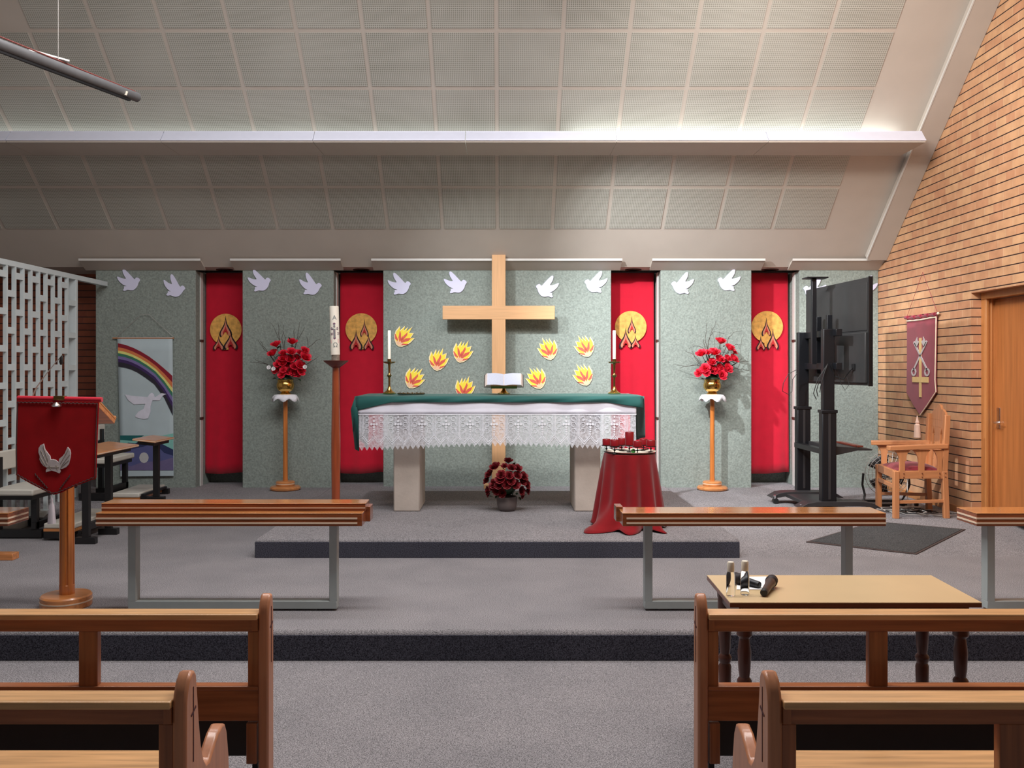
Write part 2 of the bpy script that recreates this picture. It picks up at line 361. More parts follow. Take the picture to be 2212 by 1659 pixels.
for a, b in ((-3.70, -3.134), (-2.034, -1.436), (1.313, 1.911), (3.006, 3.587)): mb.box(a - .02, b + .02, 11.15, 11.3, 0, 2.85)
struct('wall_back', mb, 'panel', 'felt covered backs of the niches')
struct('wall_back', MB().box(-8, -4.80, 11.35, 11.5, 0, 2.85), 'brick2', 'dark brick wall behind the white screen')
struct('wall_left', MB().box(-8.1, -8, 2, 11.5, -.3, 8), 'white')
# niche side windows
for i, (x, s) in enumerate(((-3.70, 1), (-2.034, 1), (1.911, -1), (3.587, -1))):
    r = thing('window_%d' % (i + 1), 'narrow white window strip', 'window', (x, 10.8, ZS)); del r['category']; del r['label']; r['kind'] = 'structure'
    part('window_frame', MB().box(x, x + s * .012, 10.76, 10.84, ZS, 2.75), 'white', r)
    for z in (.95, 1.9): part('glazing_bar', MB().box(x, x + s * .02, 10.755, 10.845, z, z + .03), 'vent', r)
# brick wall with door opening
mb = MB().box(XR, XR + .11, 8.51, 11.4, 0, 8).box(XR, XR + .11, 7.45, 8.51, 2.304, 8).box(XR, XR + .11, 1.5, 7.45, -.3, 8)
struct('wall_right', mb, 'brick', 'orange brick wall with dark raked joints', smooth=False)
struct('baseboard_right', MB().box(XR - .012, XR + .02, 8.52, YW, ZS, ZS + .07), 'jamb', bevel=.003)
d1 = thing('door_1', '', 'door', (4.75, 8.0, ZS)); del d1['category']; del d1['label']; d1['kind'] = 'structure'
XD = 4.725
part('door_leaf', MB().box(XD, XD + .04, 7.5, 8.47, ZS + .01, 2.235), 'door', d1, bevel=.002)
mb = MB().box(XR + .098, XD + .06, 8.44, 8.53, ZS, 2.30).box(XR + .099, XR + .125, 8.425, 8.45, ZS, 2.30).box(XR + .15, XR + .165, 8.43, 8.45, ZS, 2.30)
part('door_jamb', mb, 'jamb', d1, bevel=.003)
part('door_head', MB().box(XR + .09, XD + .06, 7.45, 8.5, 2.24, 2.304), 'jamb', d1, bevel=.003)
yh = 8.37
hp = part('handle_plate', MB().box(XD - .006, XD, yh - .028, yh + .028, 1.0, 1.20), 'chrome', d1, bevel=.002)
part('door_handle', MB().tube([(XD, yh, 1.06), (XD - .05, yh, 1.06), (XD - .055, yh - .02, 1.06), (XD - .055, yh - .12, 1.055)], .009), 'chrome', hp)

# ceiling: one slope, perforated tiles, soffit over the niches
def slab(x0, x1, ya, yb, lift=0, th=.05):   # slab lying on the ceiling slope; lift downward
    n = Vector((0, -.875, -1)).normalized()
    q = [Vector((x0, ya, ceil_z(ya))), Vector((x1, ya, ceil_z(ya))), Vector((x1, yb, ceil_z(yb))), Vector((x0, yb, ceil_z(yb)))]
    return [p + n * lift for p in q], [p + n * (lift - th) for p in q]
mb = MB(); mb.hexa(*slab(-8, XR + .1, 4.6, 10.57, 0, .1))
mb.box(-8, XR + .1, 10.57, 11.5, 2.795, 2.9)
struct('ceiling', mb, 'ceil', 'plain sloping ceiling', smooth=False)
mb = MB(); px = .631; rows = [10.137 - .456 * i for i in range(0, 8)]
for r_ in range(7):
    for c_ in range(-10, 6):
        if c_ == 6: continue
        if r_ >= 4 and c_ < -7: continue
        xa = -.054 + c_ * px + .022; xb = -.054 + (c_ + 1) * px - .022
        ya = rows[r_ + 1] + .016; yb = rows[r_] - .016
        if xa < -6.9: continue
        a, b = slab(xa, xb, ya, yb, .006, .01); mb.hexa(a, b)
struct('ceiling', mb, 'tile', 'perforated acoustic ceiling tiles', smooth=False)
# light trough
mb = MB(); mbt = MB()
joints = [-6.0] + [X(u, 8.81) for u in (12, 347, 676, 1005, 1332, 1660)] + [X(2001, 8.81)]
for a, b in zip(joints[:-1], joints[1:]):
    a += .003; b -= .003
    prof = [(8.81, 3.868), (8.895, 3.968), (8.905, 3.968), (8.905, 3.96), (8.835, 3.868)]
    mb.prism(prof, a, b, 'yz')
    mb.box(a, b, 8.806, 8.83, 3.858, 3.870)
    mb.box(a, b, 8.893, 8.91, 3.962, 3.974)
    mbt.box(a, b, 8.82, 9.38, 3.842, 3.858)
t6 = struct('trim_6', mb, 'cove', 'pale enamel lip of the light trough')
struct('trim_7', mbt, 'ceil', 'grey underside of the light trough')
# border strip beside the brick wall and cornices above the panels
mb = MB().hexa(*slab(4.30, XR, 4.6, 10.43, .09, .09))
struct('trim_8', mb, 'ceil', 'boxed border beside the brick wall', bevel=.006)
struct('trim_9', MB().hexa(*slab(4.288, 4.30, 4.6, 10.4, .093, .02)), 'white', 'lit edge of the border as a thin white strip')  # border's lit edge put in as a separate white strip
ends = [(170, 433, 187, 438), (497, 736, 512, 721+18), (802, 1344, 812, 1340), (1409, 1653, 1404, 1650), (1712, 1888, 1706, 1897)]
for i, (u0, u1, _, _) in enumerate(ends):
    x0 = X(u0, 10.43); x1 = X(u1, 10.43) if i < 4 else XR
    poly = [(10.43, 2.855), (10.43, 2.868), (10.60, 2.82), (YW, 2.76)]
    mb = MB().prism(poly, x0, x1, 'yz')
    struct('trim_%d' % (i + 1), mb, 'ceil', 'boxed cornice above a felt wall panel')
    struct('edge_bead', MB().box(x0, x1, 10.422, 10.432, 2.853, 2.879), 'white', None, bpy.data.objects['trim_%d' % (i + 1)])
# downlights in the soffit
for (a, b) in ((-3.70, -3.134), (-2.034, -1.436), (1.313, 1.911), (3.006, 3.587)):
    c = (a + b) / 2
    which = {-3.70: 'leftmost', -2.034: 'second', 1.313: 'third', 3.006: 'rightmost'}[a]
    t = thing('niche_downlight', 'dark round downlight in the soffit above the %s red banner' % which, 'light', (c, 10.85, 2.785), 'downlights above the red banners')
    part('ring', MB().lathe([(.10, 0), (.10, .012), (.075, .012), (.075, 0)], (c, 10.82, 2.783)), 'vent', t)
    part('lens', MB().lathe([(.0001, .006), (.076, .006)], (c, 10.82, 2.783)), 'blackm', t)

# ================================================================= WALL DECORATIONS
dove2d = [(692,340),(668,318),(648,315),(634,338),(600,300),(560,258),(535,236),(522,231),(512,240),(518,275),(535,305),(552,330),(510,325),(475,309),(462,305),(458,315),(475,350),(510,382),(535,396),(560,402),(525,403),(530,420),(518,440),(525,450),(545,447),(560,438),(600,444),(622,441),(645,425),(665,395),(672,365)]
def dove_mesh(mir):
    k = 1 / 4.608 / 179
    pts = [((x - 575) * k * (-1 if mir else 1), (345 - y) * k) for x, y in dove2d]
    n = len(pts); out = []
    for i in range(n):      # chaikin smoothing
        a, b = pts[i], pts[(i + 1) % n]
        out += [(a[0]*.75 + b[0]*.25, a[1]*.75 + b[1]*.25), (a[0]*.25 + b[0]*.75, a[1]*.25 + b[1]*.75)]
    return MB().prism(out, 0, .006, 'xz')
doves = [(279,606,0,'on the leftmost felt panel, left of the two there', 0), (377,619,-14,'on the leftmost felt panel, right of the two there', 0),
 (561,607,2,'on the panel behind the left flower stand, left of the two there', 0), (671,615,-8,'on the panel behind the left flower stand, right of the two there', 0),
 (863,614,0,'high at the left edge of the middle panel', 0), (984,611,0,'just left of the top of the wooden cross', 0),
 (1182,620,0,'just right of the top of the wooden cross', 1), (1287,610,0,'high at the right edge of the middle panel', 1),
 (1474,613,4,'on the panel behind the right flower stand, left of the two there', 1), (1574,606,0,'on the panel behind the right flower stand, right of the two there', 1),
 (1759,624,0,'half hidden behind the top left of the television', 1), (1870,620,0,'beside the brick wall, right of the television', 1)]
dm = {}
for i, (u, v, rot, where, mir) in enumerate(doves):
    if mir not in dm:
        o = solo('paper_dove', dove_mesh(mir), 'bird', 'x', 'paper bird', (0, 0, 0)); dm[mir] = o; used = o
    else:
        o = dm[mir].copy(); COL.objects.link(o)
    o.location = (X(u, YW), YW - .014, Z(v, YW)); o.rotation_euler = (0, R(-rot), 0)
    o['label'] = 'white paper dove ' + where; o['group'] = 'paper doves along the top of the wall'

FL = [(1175,1112),(1150,1098),(1125,1062),(1112,1020),(1114,975),(1142,918),(1150,965),(1192,903),(1184,958),(1222,910),(1214,958),(1260,898),(1244,965),(1288,953),(1268,1015),(1308,998),(1280,1048),(1245,1085),(1210,1106)]
def flc(p, g=1.0, dx=0, dy=0): return ((p[0] - 1205) / 4.608 / 179 * g + dx, (1008 - p[1]) / 4.608 / 179 * g + dy)
def flame_layers(mir):
    m = -1 if mir else 1
    def Q(pts, g=1.0, dy=0): return [(m * a, b_) for a, b_ in (flc(p, g, 0, dy) for p in pts)]
    ptl = MB()
    for q in ([(1116,1008),(1124,1012),(1150,1052),(1146,1060),(1126,1046)], [(1156,972),(1168,992),(1180,1040),(1174,1064),(1158,1030)], [(1223,968),(1226,990),(1208,1036),(1196,1048),(1200,1010)], [(1264,1012),(1250,1038),(1206,1068),(1202,1058),(1226,1026)], [(1258,1072),(1240,1084),(1208,1094),(1216,1080)], [(1190,1010),(1196,1040),(1190,1066),(1182,1040)]):
        gx = sum(a for a, b_ in q) / len(q); gy = sum(b_ for a, b_ in q) / len(q)
        q = [(gx + (a - gx) * 1.45, gy + (b_ - gy) * 1.25) for a, b_ in q]
        ptl.prism(Q(q), -.0042, -.002, 'xz')
    bs = [(1175,1106),(1152,1094),(1132,1066),(1150,1072),(1160,1050),(1172,1074),(1190,1056),(1194,1078),(1214,1066),(1212,1084),(1236,1082),(1208,1100)]
    return (MB().prism(Q(FL, 1.05), 0, .004, 'xz'), MB().prism(Q(FL, .94), -.0022, .001, 'xz'), ptl, MB().prism(Q(bs), -.0036, -.0015, 'xz'))
flames = [(873,727,22,'high on the left near the top of the left candle'), (1000,760,8,'just left of the cross, above the altar'), (948,777,2,'left of the cross, below and left of its nearest neighbour'),
 (896,817,20,'low on the left, between the left candle and the cross'), (1005,838,0,'left of the cross, cut off by the green altar cloth'), (1183,754,-16,'just right of the cross, upper one'),
 (1262,748,-20,'highest one near the right candle'), (1158,817,-22,'right beside the open book, low one'), (1259,810,-20,'low one near the right candle')]
fr_ = {}
for u, v, rot, where in flames:
    mir = u > 1080; pos_ = (X(u, YW), YW - .012, Z(v, YW))
    if mir not in fr_:
        f0 = thing('paper_flame', 'x', 'paper flame', (0, 0, 0)); a_, b_, c_, e_ = flame_layers(mir)
        part('backing_card', a_, 'card', f0); part('yellow_layer', b_, 'yellow', f0); part('red_petals', c_, 'coral', f0); part('pale_base', e_, 'rose_card', f0)
        f0.location = pos_; fr_[mir] = f0; o = f0
    else: o = dup(fr_[mir], pos_, '')
    o.rotation_euler = (0, R(rot - (8 if not mir else -16)), 0)
    o['label'] = 'yellow and red paper flame ' + where; o['group'] = 'paper flames on the middle panel'

# red hanging banners in the niches
def teardrop(cx, cz, w, h, notch=True):
    pts = [(0, 1), (.035, .80), (.12, .62), (.30, .40), (.42, .26), (.46, .14), (.42, .05), (.33, 0), (.25, .12), (.20, .20), (.10, .26)] if notch else [(0, 1), (.06, .8), (.25, .5), (.4, .3), (.42, .18), (.25, .02)]
    if notch: full = pts + [(0, .28)] + [(-x, z) for x, z in reversed(pts[1:])]
    else: full = pts + [(-x, z) for x, z in reversed(pts[1:])]
    return [(cx + x * w, cz + z * h) for x, z in full]
DB = 10.95
bdat = [(442, 489, 712, 34, [(489, 683, 729, 24), (474, 725, 757, 22), (500, 713, 756, 27)], 'leftmost, between the rainbow banner panel and the left flower stand'),
        (735, 781, 711, 34, [(788, 690, 728, 16), (770, 712, 757, 25), (797, 722, 756, 20)], 'second from left, just behind the tall decorated candle'),
        (1320, 1362, 706, 34, [(1364, 683, 721, 16), (1351, 708, 754, 25), (1372, 724, 752, 19)], 'third from left, behind the right end of the altar'),
        (1620, 1656, 706, 34, [(1654, 687, 727, 18), (1642, 726, 757, 18), (1668, 710, 756, 23)], 'rightmost, just left of the television stand')]
spans = [(-3.688, -3.16), (-2.017, -1.47), (1.345, 1.885), (3.04, 3.558)]
for (ul, uc, vc, rp, fl, where), (xa, xb) in zip(bdat, spans):
    xc = X(uc, DB); zc = Z(vc, DB)
    def cloth(s, t, xa=xa, xb=xb, k=ul):
        y = DB + .010 * math.sin(s * 9 + k) * (t) + .006 * math.sin(s * 21 + 2 * t + k) * t
        flare = (s - .5) * .03 * t
        return (xa + (xb - xa) * s + flare, y, 2.77 - (2.77 - .275 + .01 * math.sin(s * 5)) * t)
    t = thing('red_banner', 'red gold disc banner, ' + where, 'banner', ((xa + xb)/2, DB, 2.77), 'red banners in the wall niches')
    part('cloth', MB().grid(cloth, 24, 20), 'red', t, solid=.003)
    part('hanging_rod', MB().tube([(xa - .01, DB, 2.775), (xb + .01, DB, 2.775)], .008), 'blackm', t)
    rr = rp * DB / F
    poly = []
    for k in range(41):
        a = R(-157 + 314 * k / 40); poly.append((xc + math.sin(a) * rr, zc + math.cos(a) * rr))
    poly += [(xc + .035, zc - rr * 1.05), (xc + .032, zc - rr * 1.28), (xc - .032, zc - rr * 1.28), (xc - .035, zc - rr * 1.05)]
    part('gold_disc', MB().prism(poly, DB - .024, DB - .021, 'xz'), 'gold', t)
    for (fu, v0, v1, w_) in fl:
        h = (v1 - v0) * DB / F; ww = w_ * 1.25 * DB / F; cx = X(fu, DB); cz = Z(v1, DB)
        fo = part('flame', MB().prism(teardrop(cx, cz, ww, h), DB - .030, DB - .025, 'xz'), 'black', t)
        part('flame_fill', MB().prism(teardrop(cx, cz + h * .05, ww * .76, h * .78), DB - .033, DB - .029, 'xz'), 'pinkish', fo)
        part('flame_heart', MB().prism(teardrop(cx, cz + h * .14, ww * .40, h * .45), DB - .036, DB - .032, 'xz'), 'applered', fo)

# rainbow banner
DQ = YW - .03
def bq(x, y): return (X(230 + x / 4.147, DQ), Z(660 + y / 4.147, DQ))
t = thing('rainbow_banner', 'pale blue banner with rainbow, white dove and sea, hung on the leftmost panel', 'banner', (X(313, DQ), DQ, Z(729, DQ)))
def cl(s, t_): 
    a = bq(97 + (592 - 97) * s, 283); b = bq(128 + (603 - 128) * s, 1528)
    return (a[0] + (b[0]-a[0]) * t_, DQ + .003 * math.sin(s * 14) * t_, a[1] + (b[1]-a[1]) * t_)
part('cloth', MB().grid(cl, 12, 10), 'bannerblue', t, solid=.003)
rr0 = bq(55, 292); rr1 = bq(605, 292)
part('rod', MB().tube([(rr0[0], DQ, rr0[1]), (rr1[0], DQ, rr1[1])], .008), 'oak', t)
c0 = bq(85, 285); c1 = bq(310, 80); c2 = bq(380, 80); c3 = bq(598, 280)
part('cord', MB().tube([(c0[0], DQ, c0[1]), (c1[0], DQ, c1[1]), (c2[0], DQ, c2[1]), (c3[0], DQ, c3[1])], .0025, 6), 'wire', t)
outer = [(104,338),(170,352),(240,378),(310,413),(380,455),(450,507),(520,566),(592,630)]
inner = [(108,548),(165,556),(220,572),(280,600),(350,645),(430,705),(520,830),(596,985)]
bands = ['rb_red', 'rb_or', 'rb_ye', 'rb_gr', 'rb_li', 'rb_pu', 'rb_dk']; cuts = [0, .17, .31, .42, .54, .67, .80, 1.0]
names = ['red_band', 'orange_band', 'yellow_band', 'green_band', 'lilac_band', 'purple_band', 'black_band']
def lerp2(a, b, t_): return (a[0] + (b[0]-a[0]) * t_, a[1] + (b[1]-a[1]) * t_)
for i, nme in enumerate(names):
    top = [bq(*lerp2(a, b, cuts[i])) for a, b in zip(outer, inner)]; bot = [bq(*lerp2(a, b, cuts[i+1])) for a, b in zip(outer, inner)]
    part(nme, MB().prism(top + bot[::-1], DQ - .0075, DQ - .0045, 'xz'), bands[i], t)
def shape(nme, pts, m, dd, par=t): return part(nme, MB().prism([bq(*p) for p in pts], DQ - dd - .0015, DQ - dd, 'xz'), m, par)
shape('sea_dark_green', [(124,1163),(340,1163),(250,1215),(124,1210)], 'sea1', .0045)
shape('sea_pale_green', [(124,1205),(250,1212),(350,1163),(500,1165),(600,1145),(600,1290),(400,1260),(124,1255)], 'sea2', .0048)
shape('sea_blue', [(124,1255),(200,1228),(260,1235),(330,1195),(420,1200),(500,1240),(600,1290),(600,1475),(128,1475)], 'sea3', .0068)
shape('sea_violet', [(126,1290),(230,1285),(330,1265),(430,1230),(520,1320),(600,1345),(602,1475),(128,1475)], 'sea4', .0090)
shape('sea_mauve', [(128,1400),(220,1440),(330,1400),(480,1395),(602,1360),(602,1475),(128,1475)], 'sea5', .0110)
shape('moon', [(340 + 42*math.cos(a*.5236) , 1362 + 48*math.sin(a*.5236)) for a in range(12)], 'moon', .0132)
shape('hem', [(127,1478),(603,1473),(604,1525),(128,1530)], 'bannerblue', .006)
shape('dove', [(168,797),(220,806),(310,815),(370,820),(392,790),(410,780),(428,795),(436,822),(470,800),(496,785),(541,792),(505,808),(480,850),(440,850),(415,850),(398,900),(398,950),(375,1010),(340,1018),(300,1010),(264,1000),(262,985),(290,950),(335,925),(352,880),(250,886),(200,850)], 'dovew', .0090)

# keys banner on the brick wall
DK = XR - .02
def kp(u, v):   # wall point in (y, z)
    y = F * DK / (u - U0); return (y, Z(v, y))
def wallpoly(pts): return [kp(*p) for p in pts]
t = thing('key_banner', 'maroon pointed banner with crossed silver keys hanging on the brick wall', 'banner', (DK, 9.45, 2.15))
fld = [(1960,690),(2025,682),(2024,770),(2023,820),(2025,846),(2006,875),(1989,898),(1972,872),(1959,848),(1960,780)]
part('cloth', MB().prism(wallpoly(fld), DK - .006, DK - .001, 'yz'), 'maroon', t, bevel=.002)
edge = [(2024,686),(2022.5,770),(2021.5,820),(2023.5,846),(2004,876),(1989,897)]
part('trim_cord', MB().tube([(DK - .009, *kp(*p)) for p in edge], .006, 6), 'cream', t)
part('top_trim', MB().tube([(DK - .010, *kp(u, v)) for u, v in ((1961,693.5),(1980,692),(1995,690),(2010,687),(2024,685))], .008, 6), 'cream', t)
part('rod', MB().tube([(DK - .008, *kp(1959.5,688)), (DK - .008, *kp(2029,678))], .012), 'maroon', t)
for u, v in ((1962,686),(1976,685),(1990,683),(2005,681),(2020,679)):
    y, z = kp(u, v); part('loop', MB().lathe([(.02, -.03), (.02, .03)], (0, 0, 0), 12, Matrix.Translation((DK - .016, y, z)) @ Matrix.Rotation(R(90), 4, 'X')), 'maroon', t)
part('hanging_cord', MB().tube([(DK - .01, *kp(1960,687)), (DK - .004, *kp(1994,588)), (DK - .01, *kp(2028,678))], .0022, 5), 'maroon', t)
part('knob', MB().ball((DK - .012, *kp(2029,677)), .014), 'cream', t)
yc, _ = kp(1990, 780)
def kz(v): return Z(v, yc)
cx = MB().box(DK - .013, DK - .008, yc - .026, yc + .026, kz(858), kz(730)); cx.box(DK - .0145, DK - .0075, yc - .18, yc + .18, kz(826), kz(814))
part('gold_cross', cx, 'goldtrim', t)
for s, nm in ((1, 0), (-1, 1)):
    k = MB(); a = Vector((DK - .011, yc - s * .15, kz(738))); b = Vector((DK - .011, yc + s * .15, kz(798)))
    k.bar(a, b, .026, .005, (1, 0, 0))
    dirv = (b - a).normalized(); nn = Vector((0, -dirv.z, dirv.y)) * s
    pts = [a + dirv * .02, a + dirv * .09, a + dirv * .09 + nn * .09, a + dirv * .05 + nn * .07, a + dirv * .02 + nn * .095]
    k.prism([(p.y, p.z) for p in pts], DK - .0135, DK - .010, 'yz')
    o_ = [(b.y + .060 * math.cos(q) , b.z - .03 + .045 * math.sin(q)) for q in [i * .5236 for i in range(12)]]
    i_ = [(b.y + .034 * math.cos(q) , b.z - .03 + .027 * math.sin(q)) for q in [i * .5236 for i in range(12)]]
    k.ring(o_, i_, DK - .0135, DK - .009, 'yz')
    part('silver_key', k, 'silver', t)
yt, zt = kp(1989, 898)
part('tassel', MB().lathe([(.004, 0), (.010, -.03), (.014, -.05), (.022, -.075), (.016, -.085), (.030, -.10), (.034, -.20), (.036, -.235)], (DK - .038, yt, zt), 18), 'peach', t)

# wooden cross
DC = 10.372
t = thing('wooden_cross', 'tall pale timber cross standing behind the altar', 'cross', (X(1077, DC), DC + .04, ZP))
part('upright', MB().box(X(1062.5, DC), X(1092, DC), DC, DC + .046, ZP, Z(550, DC)), 'pine_z', t, bevel=.004)
part('crossbar', MB().box(X(956, DC), X(1198.5, DC), DC - .002, DC + .044, Z(690, DC), Z(660.5, DC)), 'pine_x', t, bevel=.004)
part('foot', MB().box(X(1045, DC), X(1110, DC), DC - .02, DC + .16, ZP, ZP + .05), 'pine_x', t, bevel=.004)

# ================================================================= ALTAR
YF, YB, ZA = 8.60, 9.50, 1.300
t = thing('altar', 'stone altar table on two square legs in the middle of the platform', 'altar', (-.03, 9.05, ZP))
part('leg', MB().box(-1.08, -.818, 8.726, 9.33, ZP, ZA - .10), 'stone', t, bevel=.012)
part('leg', MB().box(.716, .974, 8.726, 9.33, ZP, ZA - .10), 'stone', t, bevel=.012)
part('slab', MB().box(-1.37, 1.29, YF + .03, YB - .02, ZA - .10, ZA - .012), 'stone', t, bevel=.006)
# white lace cloth
t = thing('lace_cloth', 'white lace altar frontal hanging below the green cloth', 'altar cloth', (-.03, YF, ZA - .01))
xa, xb = X(775, 8.57), X(1374, 8.57); yl = 8.572
def lint(s, t_):
    top, bot = ZA - .008, Z(894, 8.57)
    return (xa + (xb - xa) * s - .006 * t_ * (1 - s), yl - .012 * t_ + .006 * math.sin(s * 40 + 3 * math.sin(s * 7)) * t_, top + (bot - top) * t_)
part('linen_band', MB().grid(lint, 120, 6), 'linen', t, solid=.002)
part('top_cover', MB().box(xa, xb, yl, YB - .02, ZA - .010, ZA - .004), 'linen', t)
zl0, zl1 = Z(894, 8.57), Z(958, 8.57)
def yoff(s): return yl - .012 + .006 * math.sin(s * 40 + 3 * math.sin(s * 7)) - .004
n = 108; vs = []; fs = []
for i in range(n + 1):
    s = i / n; x = xa - .006 + (xb - xa) * s + .01 * (1 - s)
    tip = .038 if i % 2 else 0
    dip = .018 * math.cos(s * math.pi * 2) + .012 * (1 - s)
    vs += [(x, yoff(s), zl0), (x, yoff(s) - .006, (zl0 + zl1) / 2), (x + .004, yoff(s) - .010, zl1 - tip - dip)]
for i in range(n):
    a = i * 3; fs += [(a, a + 3, a + 4, a + 1), (a + 1, a + 4, a + 5, a + 2)]
part('lace_net', MB().add(vs, fs), 'lace', t)
lp = MB()
def rib(pts, w=.0045):
    for (xa_, za_), (xb_, zb_) in zip(pts[:-1], pts[1:]):
        s = (xa_ - xa) / (xb - xa); y = yoff(min(1, max(0, s))) - .009
        lp.bar((xa_, y, za_), (xb_, y, zb_), .002, w, (0, 0, 1)) if abs(xb_ - xa_) > abs(zb_ - za_) else lp.bar((xa_, y, za_), (xb_, y, zb_), w, .002, (0, 1, 0))
rib([(xa, zl0 - .003), (xb, zl0 - .003)], .008)
pit = .2335; k = 0; x = xa + .035
H_ = zl0 - zl1
while x < xb - .02:
    for dx in (-.012, 0, .012): rib([(x + dx, zl0), (x + dx, zl0 - H_ * .70)])
    for q, dz in ((.0, 0), (.0, -.022)):
        pts = [(x, zl0 - H_ * .70 + dz), (x + pit * .25, zl0 - H_ * .95 + dz), (x + pit * .5, zl0 - H_ * .72 + dz), (x + pit * .75, zl0 - H_ * .95 + dz), (x + pit, zl0 - H_ * .70 + dz)]
        rib([p for p in pts if p[0] <= xb], .006)
    xm = x + pit / 2
    if xm < xb - .05:
        for zz in (.10, .52, .60, .68):
            z0 = zl0 - H_ * zz; lp.prism([(xm - .009, z0), (xm, z0 + .011), (xm + .009, z0), (xm, z0 - .011)], yoff((xm-xa)/(xb-xa)) - .012, yoff((xm-xa)/(xb-xa)) - .008, 'xz')
        for dx, dz in ((0, .35), (-.026, .35), (.026, .35), (0, .24), (0, .44)):
            z0 = zl0 - H_ * dz; y0 = yoff((xm-xa)/(xb-xa))
            lp.prism([(xm + dx - .014, z0), (xm + dx, z0 + .013), (xm + dx + .014, z0), (xm + dx, z0 - .013)], y0 - .012, y0 - .008, 'xz')
        for sx in (-1, 1):
            for cz, rr_ in ((.16, .022), (.36, .022), (.57, .024)):
                c = (xm + sx * .072, zl0 - H_ * cz)
                rib([(c[0] + rr_ * math.cos(a * .62) * sx, c[1] + rr_ * math.sin(a * .62)) for a in range(9)], .004)
    x += pit; k += 1
part('lace_pattern', lp, 'lacepat', t, smooth=False)
# green cloth
gx0, gx1 = X(771, YF), X(1387, YF)
def grn(s, t_):
    x = gx0 + (gx1 - gx0) * s
    if t_ < .5:
        q = t_ / .5; y = YB + (YF - .035 - YB) * q
        return (x, y, ZA + .003 + .004 * math.sin(s * 17 + q * 5) * (1 if 0 < q < 1 else 0))
    q = (t_ - .5) / .5
    low = Z(888, 8.54) * max(0, 1 - s / .12) + Z(870, 8.54) * min(1, s / .12)
    if s > .88: low = Z(870, 8.54) + (Z(882, 8.54) - Z(870, 8.54)) * (s - .88) / .12
    return (x, YF - .045 - .010 * math.sin(q * 3) - .006 * math.sin(s * 30 + 4 * q) * q, ZA + .002 + (low - ZA) * q)
t = thing('green_altar_cloth', 'dark green cloth spread over the top of the altar', 'altar cloth', (0, 9.05, ZA))
part('top_cloth', MB().grid(grn, 80, 24), 'green', t, solid=.004)
def side(sgn, x, zf, zb, lean):
    def fn(s, t_):
        y = YF - .045 + (YB - YF + .045) * s; low = zf + (zb - zf) * s
        return (x + sgn * (.012 + lean * math.sin(t_ * 1.6) + .012 * math.sin(s * 16) * t_), y, ZA + .003 + (low - ZA) * t_)
    return fn
part('left_drop', MB().grid(side(-1, gx0, Z(930, 8.54), .70, .02), 30, 12), 'green', t, solid=.004)
part('corner_fold', MB().add([(gx0 - .01, YF - .05, ZA), (gx0 - .05, YF - .06, Z(885, 8.5)), (gx0 + .02, YF - .055, Z(893, 8.5)), (gx0 + .03, YF - .05, Z(976, 8.5)), (gx0 - .015, YF - .02, Z(972, 8.5)), (gx0 - .045, YF - .01, Z(915, 8.5))], [(0, 1, 2), (1, 5, 2), (2, 5, 4, 3)]), 'green', t, solid=.004)
part('right_drop', MB().grid(side(1, gx1, Z(945, 8.54), .78, .01), 30, 12), 'green', t, solid=.004)

def candlestick(u, label1, label2):
    d = 9.2; x = X(u, d); z0 = ZA + .011
    t = thing('candlestick', label1, 'candlestick', (x, d, z0), 'brass candlesticks on the altar')
    part('base', MB().lathe([(.066, 0), (.068, .008), (.055, .016), (.032, .03), (.018, .055), (.013, .075), (.0001, .075)], (x, d, z0)), 'brass', t)
    part('stem', MB().lathe([(.013, .07), (.010, .10), (.011, .17), (.024, .185), (.026, .192), (.013, .205), (.010, .22), (.013, .30), (.018, .315), (.0001, .315)], (x, d, z0)), 'brassd', t)
    part('drip_pan', MB().lathe([(.0001, .312), (.02, .312), (.058, .322), (.064, .335), (.060, .336), (.02, .322), (.0001, .32)], (x, d, z0)), 'brassd', t)
    part('socket', MB().lathe([(.019, .32), (.020, .362), (.0175, .362), (.0175, .33), (.0001, .33)], (x, d, z0), 20), 'brassd', t)
    c = thing('altar_candle', label2, 'candle', (x, d, z0 + .332), 'white candles on the altar')
    part('wax', MB().lathe([(.0165, 0), (.0165, .325), (.013, .33), (.0001, .328)], (x, d, z0 + .332), 20), 'wax', c)
    part('wick', MB().tube([(x, d, z0 + .655), (x + .001, d, z0 + .672)], .0015, 5), 'cableb', c)
candlestick(841, 'brass candlestick at the left end of the altar', 'slim white candle in the left altar candlestick')
candlestick(1327, 'brass candlestick at the right end of the altar', 'slim white candle in the right altar candlestick')
# open book on brass stand
d = 9.12; x = X(1088.5, d); z0 = ZA + .011
t = thing('book_stand', 'brass stand holding the open book on the altar', 'book stand', (x, d, z0))
part('base', MB().lathe([(.064, 0), (.066, .006), (.045, .014), (.022, .035), (.014, .06), (.011, .10), (.0001, .10)], (x, d, z0)), 'brass', t)
T = Matrix.Translation((x, d, z0 + .128)) @ Matrix.Rotation(R(38), 4, 'X')
part('ledge', MB().box(-.135, .135, -.10, -.088, -.005, .02, T).box(-.135, .135, -.10, .10, -.012, -.004, T), 'brassd', t)
b = thing('open_book', 'large book lying open on the brass altar stand', 'book', (x, d, z0 + .11))
TB = Matrix.Translation((x, d, z0 + .135)) @ Matrix.Rotation(R(38), 4, 'X')
def pg(sg):
    def fn(s, t_):
        xx = s * .178; zz = .004 + .020 * math.sin(min(1, s * 1.6) * math.pi * .5) * (1 - .5 * s) - .004 * s
        return (sg * xx, -.085 + t_ * .19, zz)
    return fn
